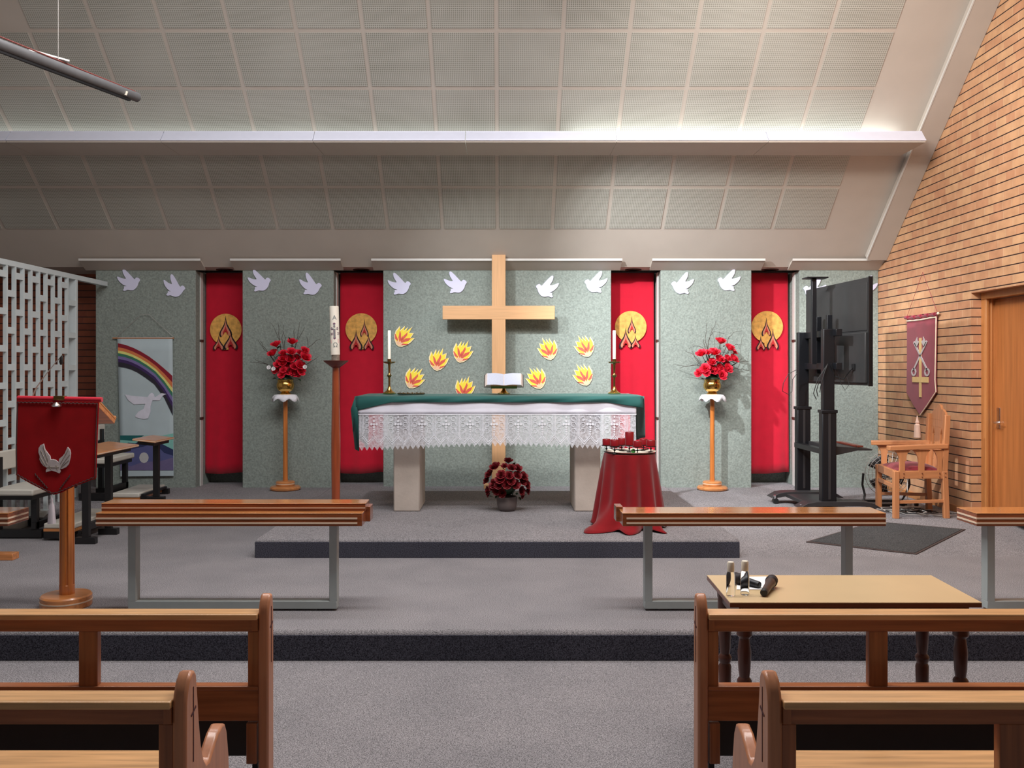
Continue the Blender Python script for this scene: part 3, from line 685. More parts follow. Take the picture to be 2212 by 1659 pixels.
for sg, nm in ((-1, 'left'), (1, 'right')):
    blk = MB()
    prof = [(sg * .001, -.006)] + [(sg * .178 * i / 8, .004 + .022 * math.sin(min(1, i / 8 * 1.6) * math.pi * .5) * (1 - .4 * i / 8)) for i in range(9)] + [(sg * .195, -.006)]
    blk.prism(prof, -.088, .105, 'xz', TB)
    part('page_block', blk, 'pageedge', b)
    part('page', MB().grid(lambda s, t_, sg=sg: (sg * (.004 + .168 * s), -.086 + t_ * .189, .0062 + .022 * math.sin(min(1, s * .95 * 1.6) * math.pi * .5) * (1 - .4 * s)), 10, 4, TB), 'page', b)
part('cover', MB().box(-.205, -.002, -.094, .112, -.012, -.006, TB).box(.002, .205, -.094, .112, -.012, -.006, TB), 'cover', b)
d = 9.0; x = X(888, d)
t = thing('lace_mat', 'small ornate metal tray lying flat near the left candlestick', 'tray', (x, d, ZA + .01)); t.name = 'ornate_tray'
WL['ornate_tray'] = WL.get('ornate_tray', Vector((x, d, ZA + .01)))
part('plate', MB().lathe([(.0001, .004), (.13, .004), (.145, .014), (.148, .014), (.135, 0), (.0001, 0)], (x, d, ZA + .008), 28), 'pewter', t)
oc = MB()
for i in range(16):
    a = i * math.pi / 8; oc.ball((x + .125 * math.cos(a), d + .125 * math.sin(a), ZA + .020), .012, 8, 5, .6)
part('ornament', oc, 'brassd', t)

# ================================================================= PASCHAL CANDLE
d = 8.12; x = X(725.5, d)
t = thing('candle_stand', 'tall reddish wooden candle stand left of the altar', 'candle stand', (x, d, ZP))
part('base', MB().lathe([(.20, 0), (.205, .012), (.20, .03), (.12, .045), (.06, .06), (.0001, .06)], (x - .01, d, ZP), 40), 'bowlwood', t)
part('post', MB().lathe([(.038, .05), (.038, .25), (.042, .60), (.042, .80), (.036, 1.1), (.030, 1.43), (.0001, 1.43)], (x, d, ZP), 28), 'redwood', t)
part('bowl', MB().lathe([(.0001, 1.425), (.034, 1.425), (.06, 1.445), (.112, 1.484), (.116, 1.492), (.108, 1.492), (.05, 1.46), (.0001, 1.455)], (x, d, ZP), 36), 'bowlwood', t)
part('collar', MB().lathe([(.037, 1.455), (.037, 1.545), (.034, 1.545), (.034, 1.46)], (x - .002, d, ZP), 28), 'pewter', t)
TC = Matrix.Translation((x - .003, d, ZP + 1.50)) @ Matrix.Rotation(R(-1.6), 4, 'Y')
rc = .042; zb = .045; hc = .445
c = thing('paschal_candle', 'thick white candle with Alpha, cross and Omega on the tall wooden stand', 'candle', (x, d, ZP + 1.5))
part('wax', MB().lathe([(.033, .0), (.033, zb), (rc, zb), (rc, zb + hc), (rc - .004, zb + hc + .003), (.0001, zb + hc - .004)], (0, 0, 0), 40, TC), 'wax', c)
part('wick', MB().tube([TC @ Vector((0, 0, zb + hc - .005)), TC @ Vector((.001, 0, zb + hc + .012))], .002, 5), 'cableb', c)
def wrap(px_, pz_, dep=.0):    # px_ along circumference, 0 faces a little right of the camera
    a = px_ / rc + R(6); return TC @ Vector((math.sin(a) * (rc + dep), -math.cos(a) * (rc + dep), pz_))
def wrap_poly(pts, m_, nm):
    mb = MB(); n_ = len(pts); dense = []
    for i in range(n_):
        a, b_ = pts[i], pts[(i + 1) % n_]
        k_ = max(1, int(abs(a[0] - b_[0]) / .006)); dense += [lerp2(a, b_, j / k_) for j in range(k_)]
    vs = [wrap(p[0], p[1], .0012) for p in dense] + [wrap(p[0], p[1], -.001) for p in dense]; q = len(dense)
    mb.add(vs, [tuple(range(q)), tuple(reversed(range(q, 2*q)))] + [(i, (i+1) % q, q + (i+1) % q, q + i) for i in range(q)])
    return part(nm, mb, m_, c)
def text_part(body, size, px_, pz_, m_, nm):
    cu = bpy.data.curves.new('t', 'FONT'); cu.body = body; cu.size = size; cu.align_x = 'CENTER'; cu.resolution_u = 3; cu.offset = .0006
    ob = bpy.data.objects.new('t', cu); COL.objects.link(ob)
    me = bpy.data.meshes.new_from_object(ob); bpy.data.objects.remove(ob)
    mb = MB(); mb.add([wrap(v.co.x + px_, v.co.y + pz_, .0014) for v in me.vertices], [tuple(p.vertices) for p in me.polygons])
    bpy.data.meshes.remove(me)
    return part(nm, mb, m_, c, smooth=False)
def zc_(v): return Z(v, d) - (ZP + 1.5)
text_part('A', .058, .004, zc_(691), 'greywax', 'letter_alpha')
text_part('\u03a9', .058, .006, zc_(750), 'greywax', 'letter_omega')
text_part('20', .030, -.026, zc_(724), 'purplecross', 'numeral')
text_part('25', .030, .040, zc_(723), 'purplecross', 'numeral')
def cr(k, zt_, zb_, za_, w1, arm):
    pts = [(0, zt_), (.006*k, zt_ - .006), (.013*k, zt_ - .012), (.006*k, zt_ - .022), (w1, za_ + w1*1.4), (arm - .006, za_ + w1), (arm, za_ + .014*k), (arm + .008*k, za_), (arm, za_ - .014*k), (arm - .006, za_ - w1), (w1, za_ - w1*1.6), (w1, zb_ + .022), (.012*k, zb_ + .012), (0, zb_)]
    return pts + [(-a, b_) for a, b_ in pts[-2:0:-1]]
wrap_poly(cr(1, zc_(697), zc_(734), zc_(710), .009, .030), 'purplecross', 'cross_outline')
o = wrap_poly([(a, b_) for a, b_ in cr(.6, zc_(699.5), zc_(731.5), zc_(710), .005, .026)], 'greywax', 'cross_fill')
for v_ in o.data.vertices: v_.co += Vector((0, -.001, 0))
wrap_poly([(-.040, zc_(733)), (-.030, zc_(734)), (-.029, zc_(741)), (-.040, zc_(742))], 'pinkwax', 'flower_motif')
wrap_poly([(.030, zc_(732)), (.042, zc_(732)), (.042, zc_(741)), (.031, zc_(741))], 'pinkwax', 'flower_motif')

# ================================================================= FLOWERS
def rose_mb(rad, layers=((.16, 3), (.32, 4), (.55, 5), (.82, 6)), seed=1):
    rnd = random.Random(seed); mb = MB()
    for li, (q, n_) in enumerate(layers):
        for k in range(n_):
            a0 = 2 * math.pi * (k + .37 * li) / n_ + rnd.uniform(-.15, .15); half = math.pi / n_ * 1.25
            op = q; hgt = rad * (1.0 - .45 * q)
            def fn(s, t_, a0=a0, half=half, op=op, hgt=hgt):
                a = a0 + (s - .5) * 2 * half * (.5 + .5 * math.sin(math.pi * min(1, t_ * .75 + .15)))
                r_ = rad * (.08 + op * (t_ ** .7) * (1.0 + .25 * t_ ** 3)); z_ = hgt * t_ * (1 - .22 * op * t_ ** 3) - rad * .35 * (1 - t_)
                z_ -= rad * .14 * (2 * s - 1) ** 2 * t_
                return (r_ * math.cos(a), r_ * math.sin(a), z_)
            mb.grid(fn, 4, 4)
    return mb
rose_me = mesh_obj('rose', rose_mb(.048), 'rosered', (0, 0, 0), smooth=True)
small_rose = mesh_obj('rose', rose_mb(.040, seed=5), 'darkrose', (0, 0, 0))
rose_data, dark_data = rose_me.data, small_rose.data
bpy.data.objects.remove(rose_me); bpy.data.objects.remove(small_rose)
def place_flower(par, data, p, dirv, sc_, name='rose'):
    o = bpy.data.objects.new(name, data); COL.objects.link(o); o.parent = par
    o.location = Vector(p) - WL[par.name]; o.rotation_mode = 'QUATERNION'
    o.rotation_quaternion = Vector(dirv).to_track_quat('Z', 'Y'); o.scale = (sc_,) * 3; return o
def leaves_mb(pts, size, rnd):
    mb = MB()
    for p in pts:
        dv = Vector((rnd.uniform(-1, 1), rnd.uniform(-1, .3), rnd.uniform(-.6, .9))).normalized()
        T = Matrix.Translation(p) @ dv.to_track_quat('Y', 'Z').to_matrix().to_4x4()
        L_ = size * rnd.uniform(.7, 1.2)
        mb.add([(0, 0, 0), (L_*.28, L_*.35, L_*.08), (L_*.2, L_*.75, L_*.05), (0, L_, 0), (-L_*.2, L_*.75, L_*.05), (-L_*.28, L_*.35, L_*.08), (0, L_*.5, -.002)], [(0, 1, 6), (1, 2, 6), (2, 3, 6), (3, 4, 6), (4, 5, 6), (5, 0, 6)], T)
    return mb
def flower_stand(u, rosepx, twigs, whites, wh, seed):
    rnd = random.Random(seed); d = 10.41; x = X(u, d); z0 = ZS
    t = thing('flower_pedestal', 'turned wooden pedestal with round base %s' % wh, 'pedestal', (x, d, z0), 'wooden flower pedestals')
    part('base', MB().lathe([(.165, 0), (.178, .012), (.180, .028), (.165, .045), (.11, .055), (.0001, .055)], (x, d, z0), 40), 'stand_disc', t)
    part('collar', MB().lathe([(.105, .053), (.111, .058), (.111, .072), (.0001, .072)], (x, d, z0), 32), 'stand_disc', t)
    part('pale_ring', MB().lathe([(.112, .072), (.113, .082), (.0001, .082)], (x, d, z0), 32), 'stripe', t)
    part('upper_disc', MB().lathe([(.111, .082), (.112, .092), (.10, .105), (.04, .112), (.0001, .112)], (x, d, z0), 32), 'stand_disc', t)
    def flute(th, i): return 1 - .07 * (1 if math.cos(th * 8) > .6 else 0)
    part('pole', MB().lathe([(.030, .10), (.028, .16), (.028, .20), (.026, 1.05), (.028, 1.10), (.0001, 1.10)], (x, d, z0), 48, wob=flute), 'stand', t)
    part('top_disc', MB().lathe([(.03, 1.09), (.105, 1.105), (.11, 1.12), (.0001, 1.12)], (x, d, z0), 32), 'stand_disc', t)
    zt = z0 + 1.123
    def wob(th, i): return 1 + (.05 * math.sin(th * 9 + seed) * (i / 4))
    dm_ = MB(); vs = []
    prof = [(.02, .0), (.09, .002), (.125, -.004), (.145, -.030), (.155, -.062)]
    sg = 72
    for i, (r_, z_) in enumerate(prof):
        for k in range(sg):
            th = 2 * math.pi * k / sg
            q = r_ * (1 + .06 * math.sin(th * 7 + seed) * i / 4); zz = z_ * (1 + .3 * math.sin(th * 7 + seed + 1)) + (-.006 * abs(math.sin(th * 18)) if i == 4 else 0)
            vs.append((x + q * math.cos(th), d + q * math.sin(th), zt + zz + .004))
    fs = [(i*sg + k, i*sg + (k+1) % sg, (i+1)*sg + (k+1) % sg, (i+1)*sg + k) for i in range(4) for k in range(sg)] + [tuple(reversed(range(sg)))]
    solo('doily', dm_.add(vs, fs), 'doily', 'frilled white doily under the brass bowl %s' % wh, 'doily', (x, d, zt), 'white doilies on the flower pedestals', solid=.002)
    zb_ = zt + .006
    solo('brass_bowl', MB().lathe([(.062, 0), (.066, .008), (.050, .022), (.060, .034), (.085, .05), (.101, .08), (.104, .11), (.098, .14), (.090, .152), (.096, .172), (.105, .178), (.098, .178), (.086, .158), (.092, .14), (.098, .11), (.094, .08), (.07, .05), (.0001, .04)], (x, d, zb_), 40), 'brass', 'polished brass bowl holding red roses %s' % wh, 'bowl', (x, d, zb_), 'brass flower bowls')
    zt2 = zb_ + .14
    a = thing('flower_arrangement', 'red roses with bare twigs in the brass bowl %s' % wh, 'flowers', (x, d, zt2), 'rose arrangements on pedestals')
    part('filler', MB().ball((x, d, zt2 + .03), .085, sz=.7), 'leaf', a)
    cpt = Vector((x, d, zt2 + .05))
    stems = MB(); lp_ = []
    for (ru, rv, s_) in rosepx:
        dd = d - .09 + rnd.uniform(-.03, .05); p = P(ru, rv, dd); dv = (p - cpt) + Vector((0, -.16, .05))
        place_flower(a, rose_data, p, dv, s_ * 1.22)
        stems.tube([cpt, cpt.lerp(p, .5) + Vector((0, 0, .02)), p], .003, 5)
        for _ in range(2): lp_.append(p + Vector((rnd.uniform(-.05, .05), rnd.uniform(0, .08), rnd.uniform(-.06, .03))))
    for _ in range(36): lp_.append(cpt + Vector((rnd.uniform(-.18, .18), rnd.uniform(-.08, .1), rnd.uniform(-.02, .26))))
    part('stems', stems, 'leaf', a)
    part('foliage', leaves_mb(lp_, .06, rnd), 'leaf', a, smooth=False)
    for (ru, rv) in whites: place_flower(a, white_data, P(ru, rv, d - .13), (0, -1, .3), .55, 'white_flower')
    for pts in twigs:
        q = [P(pu, pv, d - .02 + .05 * i) for i, (pu, pv) in enumerate(pts)]; q2 = [q[0]]
        for i in range(1, len(q)):
            q2 += [q[i-1].lerp(q[i], .5) + Vector((rnd.uniform(-.008, .008), 0, rnd.uniform(-.008, .008))), q[i]]
        part('twig', MB().tube([cpt] + q2, [.0035] + [max(.0012, .0032 - .0003 * i) for i in range(len(q2))], 5), 'twig', a)
wm = mesh_obj('white_flower', rose_mb(.042, ((.3, 3), (.8, 5)), 3), 'whitepetal', (0, 0, 0)); white_data = wm.data; bpy.data.objects.remove(wm)
def from_crop(pts, ox, oy, s): return [(ox + a / s, oy + b / s, *r_) for a, b, *r_ in pts]
L_ro = from_crop([(470,545,1),(755,500,1),(410,705,1.05),(740,680,1),(595,695,.8),(600,790,.95),(720,810,.95),(840,780,.8),(985,770,1.15),(890,690,.75),(980,650,.9),(520,890,1),(590,880,.8),(790,930,.85),(890,910,1),(700,880,.7),(480,1000,.9),(570,1080,.75),(690,1020,.85),(780,1040,1),(910,1020,.9),(840,1060,.8),(600,990,.7),(640,940,.7)], 540, 680, 8.294)
R_ro = from_crop([(885,490,1.1),(1045,610,1.05),(545,710,1.1),(770,690,1.15),(660,690,.8),(1115,800,1),(1010,790,.8),(870,810,1),(730,860,.95),(970,850,.75),(500,1050,.85),(610,970,1),(700,960,.8),(760,1010,.95),(870,950,.85),(1010,970,1),(910,1090,.95),(640,1050,.75),(950,1010,.7),(820,1010,.8),(1130,680,.6)], 1450, 680, 8.294)
L_tw = [from_crop(q, 540, 680, 8.294) for q in ([(520,430),(480,340),(440,240),(385,155),(270,110)], [(525,420),(520,260),(500,140)], [(620,480),(645,420),(590,290),(600,190),(570,100)], [(840,450),(860,320),(885,130)], [(860,440),(920,340),(975,220)], [(790,440),(785,300),(800,260)], [(1040,590),(1020,400)], [(1040,590),(1130,520),(1260,430)], [(330,670),(240,600),(140,450)], [(290,880),(120,850),(0,845)], [(300,880),(180,840),(85,790)], [(1090,840),(1160,800),(1225,745)], [(600,560),(570,420),(600,300)], [(300,640),(230,560),(180,470)])]
R_tw = [from_crop(q, 1450, 680, 8.294) for q in ([(640,580),(610,440),(635,260),(640,130)], [(650,590),(690,420),(740,260),(800,170),(795,110)], [(660,560),(700,380),(760,300),(980,350)], [(1010,520),(1030,400),(1120,310),(1210,300),(1260,275)], [(1100,550),(1180,525),(1230,535)], [(600,630),(500,565),(420,560),(310,610)], [(490,830),(380,700),(290,670),(230,640)], [(520,910),(380,910),(220,915),(30,880)], [(480,900),(300,920),(150,960)], [(1180,860),(1250,840),(1400,840)], [(1150,960),(1280,970),(1400,1000)], [(1190,840),(1270,780)], [(450,810),(400,690),(370,610)], [(600,560),(570,440)])]
flower_stand(616.5, L_ro, L_tw, [(581,794),(591,797),(659,793)], 'left of the altar', 11)
flower_stand(1538.5, R_ro, R_tw, [], 'right of the altar', 23)
# potted red flowers on the platform
d = 8.78; x = X(1095, d)
solo('flower_pot', MB().lathe([(.055, 0), (.075, .008), (.092, .03), (.100, .07), (.104, .145), (.097, .145), (.092, .07), (.0001, .06)], (x, d, ZP), 36), 'pot', 'dark grey round pot on the platform in front of the altar', 'pot', (x, d, ZP))
a = thing('potted_flowers', 'dark red artificial flowers in the grey pot before the altar', 'flowers', (x, d, ZP + .1)); rnd = random.Random(4)
c0 = Vector((x, d, ZP + .22)); lp_ = []
part('foliage_core', MB().ball(c0 + Vector((0, .01, .04)), .10, sz=1.1), 'leaf', a)
pos = [(1098,997,1),(1070,1010,1.25),(1117,1013,1.1),(1058,1025,1.1),(1083,1027,1.1),(1100,1028,1),(1117,1028,1),(1130,1030,1.1),(1053,1038,1),(1081,1036,1.15),(1068,1046,1.1),(1095,1047,1.1),(1113,1047,1.1),(1136,1047,1.1),(1056,1060,1),(1074,1060,1),(1085,1065,1),(1125,1060,1),(1138,1060,.9),(1105,1012,1),(1090,1008,.8),(1064,1052,.9),(1128,1041,1),(1048+8,1066,.8),(1127,1070,.7),(1078,1048,1.0),(1104,1040,1)]
for (pu, pv, s_) in pos:
    rad = math.hypot(pu - 1096, (pv - 1035)); dd = d - .19 + .17 * min(1, (rad / 48) ** 2)
    p = P(pu, pv, dd); place_flower(a, dark_data, p, (p - c0) + Vector((0, -.05, .03)), s_ * 1.08, 'red_flower'); lp_ += [p + Vector((rnd.uniform(-.03, .03), .04, rnd.uniform(-.03, .03))) for _ in range(2)]
lp_ += [Vector((x + rnd.uniform(-.1, .1), d - .05, ZP + rnd.uniform(.13, .2))) for _ in range(14)]
part('leaves', leaves_mb(lp_, .05, rnd), 'leaf', a, smooth=False)

# ================================================================= ROUND CANDLE TABLE
d = 7.95; x = X(1360, d); zt = Z(979, d)
t = thing('round_side_table', 'small round table under a red cloth at the right of the altar', 'table', (x, d, ZP))
part('pedestal', MB().lathe([(.16, 0), (.17, .03), (.03, .06), (.03, zt - ZP - .03), (.0001, zt - ZP - .03)], (x, d, ZP)), 'bowlwood', t)
part('tabletop', MB().lathe([(.22, zt - ZP - .035), (.225, zt - ZP - .008), (.0001, zt - ZP - .008)], (x, d, ZP), 40), 'bowlwood', t)
vs = []; sg = 120; prof = [(0, 0)]
nlev = 16
for i in range(nlev + 1):
    q = i / nlev
    for k in range(sg):
        th = 2 * math.pi * k / sg
        amp = .10 * q ** .7; fold = math.sin(th * 11 + .6 * math.sin(th * 2)) * amp * (.7 + .3 * math.sin(th * 3))
        r_ = .228 + .085 * q + fold * .5
        # cloth corners spill onto the floor on the left front
        for c_, wd, ln in ((R(222), .24, .30), (R(258), .20, .20), (R(300), .15, .16)):
            dth = (th - c_ + math.pi) % (2 * math.pi) - math.pi
            r_ += ln * math.exp(-(dth / wd) ** 2) * max(0, (q - .55) / .45) ** 2.2
        z_ = zt - (zt - ZP - .006) * min(1, q * 1.04)
        lift = .02 * math.sin(th * 9) * (1 if q > .9 else 0)
        vs.append((x + r_ * math.cos(th), d + r_ * math.sin(th), max(ZP + .006, z_ + max(0, lift))))
fs = [(i*sg + k, i*sg + (k+1) % sg, (i+1)*sg + (k+1) % sg, (i+1)*sg + k) for i in range(nlev) for k in range(sg)] + [tuple(reversed(range(sg)))]
solo('red_table_cloth', MB().add(vs, fs), 'redtable', 'long red cloth draped over the round table, trailing on the carpet', 'tablecloth', (x, d, ZP), solid=.004)
solo('serving_plate', MB().lathe([(.12, 0), (.16, .004), (.215, .018), (.228, .020), (.22, .014), (.16, -.002 + .0), (.0001, .004)], (x + .01, d, zt + .004), 48), 'capw', 'large pale round plate under the red candles', 'plate', (x + .01, d, zt + .004))
hz = zt + .012
t = thing('candle_holder', 'black iron holder carrying seven red candles on the plate', 'candle holder', (x, d, hz))
part('hoop', MB().tube([(x + .17 * math.cos(a * .2618), d + .17 * math.sin(a * .2618), hz + .030) for a in range(25)], .004, 6), 'iron', t)
cps = [(1310, 962, 7.97, .055, .036, 'leftmost short red candle on the round table'), (1327.6, 964, 7.80, .055, .040, 'short red candle at front left of the holder, on the round table'), (1343, 961.5, 8.10, .060, .036, 'short red candle at the back left of the holder, partly behind the tall one'),
       (1359.6, 962, 7.95, .118, .039, 'tall red pillar candle in the middle of the holder'), (1377, 965.5, 7.78, .050, .040, 'short red candle at the front of the holder, just right of the tall one'), (1390, 961.5, 8.08, .055, .038, 'short red candle at the back right of the holder'), (1406, 964.5, 7.93, .055, .040, 'rightmost short red candle on the round table')]
for cu_, cv_, cd_, ch_, cr_, lb in cps:
    p = P(cu_, cv_, cd_)
    st = part('cup', MB().lathe([(.0001, 0), (.012, 0), (.040, .004), (.046, .006), (.046, .012), (.0001, .010)], (p.x, p.y, p.z - .008), 24), 'iron', t)
    part('stem', MB().lathe([(.026, 0), (.024, .004), (.004, .008), (.004, .02), (.012, .028), (.004, .036), (.004, max(.04, p.z - .006 - hz)), (.0001, max(.04, p.z - .006 - hz))], (p.x, p.y, hz), 14), 'iron', st)
    cd = thing('red_candle', lb, 'candle', (p.x, p.y, p.z + .005), 'red candles on the round table')
    part('wax', MB().lathe([(cr_, 0), (cr_ + .001, ch_ - .004), (cr_ - .002, ch_), (cr_ - .012, ch_ - .003), (.0001, ch_ - .005)], (p.x, p.y, p.z + .004), 28), 'redwax', cd)
    part('wick', MB().tube([(p.x, p.y, p.z + ch_ - .003), (p.x + .001, p.y, p.z + ch_ + .008)], .0014, 5), 'cableb', cd)
p = P(1368, 968, 7.80)
solo('green_ornament', MB().ball((p.x, p.y, hz + .022), .020), 'greenplastic', 'small shiny green ornament among the feet of the candle holder', 'ornament')

# ================================================================= COMMUNION RAILS
def rail(xa, xb, legs, label, upper=None, notch=None, lend=0, rend=0):
    y0, y1 = 5.62, 5.87; z0, z1 = .563, .647
    t = thing('communion_rail', label, 'altar rail', ((xa + xb) / 2, 5.75, 0), 'striped wooden communion rails')
    part('beam', MB().box(xa, xb, y0, y1, z0, z1 - .006), 'rail', t, bevel=.003)
    part('top_board', MB().box(xa - .001, xb + .001, y0 - .001, y1 + .001, z1 - .006, z1), 'rail_top', t, bevel=.002)
    for z_ in (.583, .613):
        s = MB().box(xa + lend, xb - rend, y0 - .0025, y0 + .01, z_ - .0055, z_ + .0055)
        if not lend: s.box(xa - .0025, xa + .01, y0, y1 - .01, z_ - .0055, z_ + .0055)
        if not rend: s.box(xb - .01, xb + .0025, y0, y1 - .01, z_ - .0055, z_ + .0055)
        part('pale_stripe', s, 'stripe', t)
    if upper:
        ua, ub = upper
        u_ = part('book_ledge', MB().box(ua, ub, 5.70, 5.87, z1 + .001, z1 + .045), 'rail', t, bevel=.002)
        part('ledge_top', MB().box(ua - .001, ub + .001, 5.698, 5.872, z1 + .045, z1 + .051), 'rail_top', u_, bevel=.002)
        part('ledge_stripe', MB().box(ua, ub, 5.697, 5.71, z1 + .018, z1 + .023), 'stripe', u_)
    if notch:
        part('end_bracket', MB().box(notch, notch + .045, 5.78, 5.90, .565, .665), 'rail', t, bevel=.003)
    la, lb = legs
    for lx in legs:
        if lx is not None: part('leg', MB().box(lx, lx + .05, 5.70, 5.775, .06, z0), 'railmetal', t, bevel=.003)
    a_ = la if la is not None else xa + .2; b_ = (lb if lb is not None else xb - .25) + .05
    part('floor_bar', MB().box(a_, b_, 5.70, 5.775, .012, .062), 'railmetal', t, bevel=.003)
    for lx in (a_ + .1, b_ - .14):
        part('foot', MB().lathe([(.015, 0), (.015, .014), (.0001, .014)], (lx, 5.737, 0), 12), 'chrome', t)
    return t
dr = 5.70
rail(X(207, 5.62), X(782, 5.62), (X(276, dr), X(711, dr)), 'striped wooden altar rail with book ledge, in front of the tall candle stand', (X(219, 5.7), X(789, 5.7)), X(785, 5.78), rend=.03)
rail(X(1345, 5.62), X(1914, 5.62), (X(1393, dr), X(1826, dr)), 'striped wooden altar rail in front of the red covered round table and television stand', None, X(1330, 5.8), lend=.025)
rail(X(2110, 5.62), 4.4, (X(2133, dr), 4.1), 'short stretch of altar rail at the right, in front of the door')
rail(-4.9, X(17, 5.62), (-4.7, -3.55), 'end of an altar rail at the far left beside the lectern')

# ================================================================= LECTERN
x, d = -2.885, 5.82
t = thing('lectern', 'wooden lectern with round base and fluted post behind the red fall', 'lectern', (x, d, 0))
part('base', MB().lathe([(.155, 0), (.158, .01), (.158, .036), (.0001, .036)], (x, d, 0), 48), 'stand_disc', t, bevel=.002)
part('pale_ring', MB().lathe([(.159, .036), (.160, .045), (.0001, .045)], (x, d, 0), 48), 'stripe', t)
part('base_top', MB().lathe([(.158, .045), (.158, .070), (.150, .080), (.06, .082), (.0001, .082)], (x, d, 0), 48), 'stand_disc', t)
def fl2(th, i): return 1 - (.16 if (math.cos(th * 6 + .5) > .55 and 1 < i < 6) else 0)
part('post', MB().lathe([(.048, .08), (.048, .14), (.047, .145), (.046, .4), (.044, .8), (.042, 1.15), (.042, 1.16), (.042, 1.25), (.0001, 1.25)], (x + .005, d, 0), 72, wob=fl2), 'stand', t)
TL = Matrix.Translation((X(125, 5.75), 5.69, 1.355)) @ Matrix.Rotation(R(-28), 4, 'X')
part('desk_top', MB().box(-.20, .285, 0, .30, -.02, .012, TL), 'stand_disc', t, bevel=.003)
part('desk_lip', MB().box(-.20, .285, .285, .305, .012, .035, TL).box(.27, .287, .0, .30, .010, .022, TL), 'jamb', t, bevel=.002)
df = 5.66
def fp(a, b_): return (X(a / 3.318, df), Z(840 + b_ / 3.318, df))
f_ = thing('lectern_fall', 'red pointed cloth with silver winged emblem hanging on the lectern', 'cloth', (X(125, df), df, Z(862, df)))
poly = [fp(*p) for p in ((122,78),(300,84),(500,88),(712,92),(702,300),(696,460),(690,638),(600,675),(520,705),(440,745),(385,760),(330,735),(220,680),(115,618),(112,450),(116,250))]
part('cloth', MB().prism(poly, df - .003, df + .003, 'xz'), 'falls', f_, bevel=.002)
inn = [fp(*p) for p in ((130,96),(500,102),(700,106),(692,300),(684,630),(600,664),(430,735),(384,748),(330,724),(124,612),(122,400))]
br = MB()
for a, b_ in zip(inn, inn[1:] + inn[:1]):
    n_ = max(2, int((Vector(b_) - Vector(a)).length / .012))
    br.tube([(a[0] + (b_[0]-a[0]) * k / n_, df - .006 - .002 * (k % 2), a[1] + (b_[1]-a[1]) * k / n_ + .003 * (-1) ** k) for k in range(n_ + 1)], .0028, 5)
for seg_ in (((255,610),(300,660),(345,712)), ((505,620),(480,665),(430,720))):
    q = [fp(*p) for p in seg_]
    br.tube([(q[0][0] + (q[2][0]-q[0][0]) * k / 14, df - .006, q[0][1] + (q[2][1]-q[0][1]) * k / 14 + .005 * (-1) ** k) for k in range(15)], .0028, 5)
part('braid_edge', br, 'matrim', f_)
ra, rb_ = fp(122, 66), fp(726, 78)
part('rolled_top', MB().tube([(ra[0], df + .012, ra[1]), (rb_[0], df + .012, rb_[1])], .016, 12), 'red', f_, 'bright red rolled top edge')
wing = [(320,392),(328,430),(345,455),(365,480),(370,505),(385,503),(405,508),(425,525),(430,500),(455,480),(470,460),(482,430),(490,415),(506,432),(513,460),(508,500),(498,540),(480,560),(455,572),(436,575),(440,590),(432,605),(400,592),(375,585),(345,594),(334,598),(335,580),(343,565),(318,552),(300,530),(288,505),(290,480),(281,455),(282,425),(295,403)]
em = part('winged_emblem', MB().prism([fp(*p) for p in wing], df - .012, df - .003, 'xz'), 'silver', f_, bevel=.002)
fe = MB()
for (a, b_) in (((318,410),(352,520)),((300,440),(345,540)),((292,480),(335,555)),((494,440),(440,535)),((506,470),(445,555)),((500,510),(440,568)),((345,560),(430,560)),((360,545),(372,575)),((410,545),(420,580))):
    p, q = fp(*a), fp(*b_); fe.tube([(p[0], df - .0125, p[1]), (q[0], df - .0125, q[1])], .0022, 5)
part('feather_line', fe, 'pewter', em)
p = fp(410, 115)
cl_ = part('shell_clip', MB().lathe([(.0001, .018), (.012, .012), (.034, -.006), (.030, -.014), (.0001, -.020)], (p[0], df - .012, p[1] + .004), 14, wob=lambda th, i: 1 + .08 * math.cos(th * 10)), 'chrome', f_)
p = fp(425, 68); part('clamp', MB().box(p[0] - .035, p[0] + .035, df - .008, df + .034, p[1] - .012, p[1] + .016), 'brassd', f_, bevel=.003)
p = fp(372, 758); part('tassel', MB().lathe([(.003, 0), (.005, -.02), (.010, -.035), (.007, -.045), (.015, -.07), (.020, -.13), (.024, -.185), (.0001, -.185)], (p[0], df - .004, p[1]), 16, wob=lambda th, i: 1 + .1 * math.sin(5 * th)), 'greythread', f_)
m_ = thing('gooseneck_microphone', 'thin gooseneck microphone rising above the lectern', 'microphone', P(75, 850, 5.74))
part('neck', MB().tube([P(66, 866, 5.74), P(72, 852, 5.74), P(78, 838, 5.74), P(100, 808, 5.74), P(120, 783, 5.74), P(133, 769, 5.74)], [.004, .004, .0045, .003, .003, .003], 8), 'wire', m_)
part('capsule', MB().tube([P(134, 768, 5.74), P(133, 773, 5.74), P(132, 782, 5.74), P(132, 788, 5.74)], [.004, .011, .012, .006], 12), 'cableb', m_)

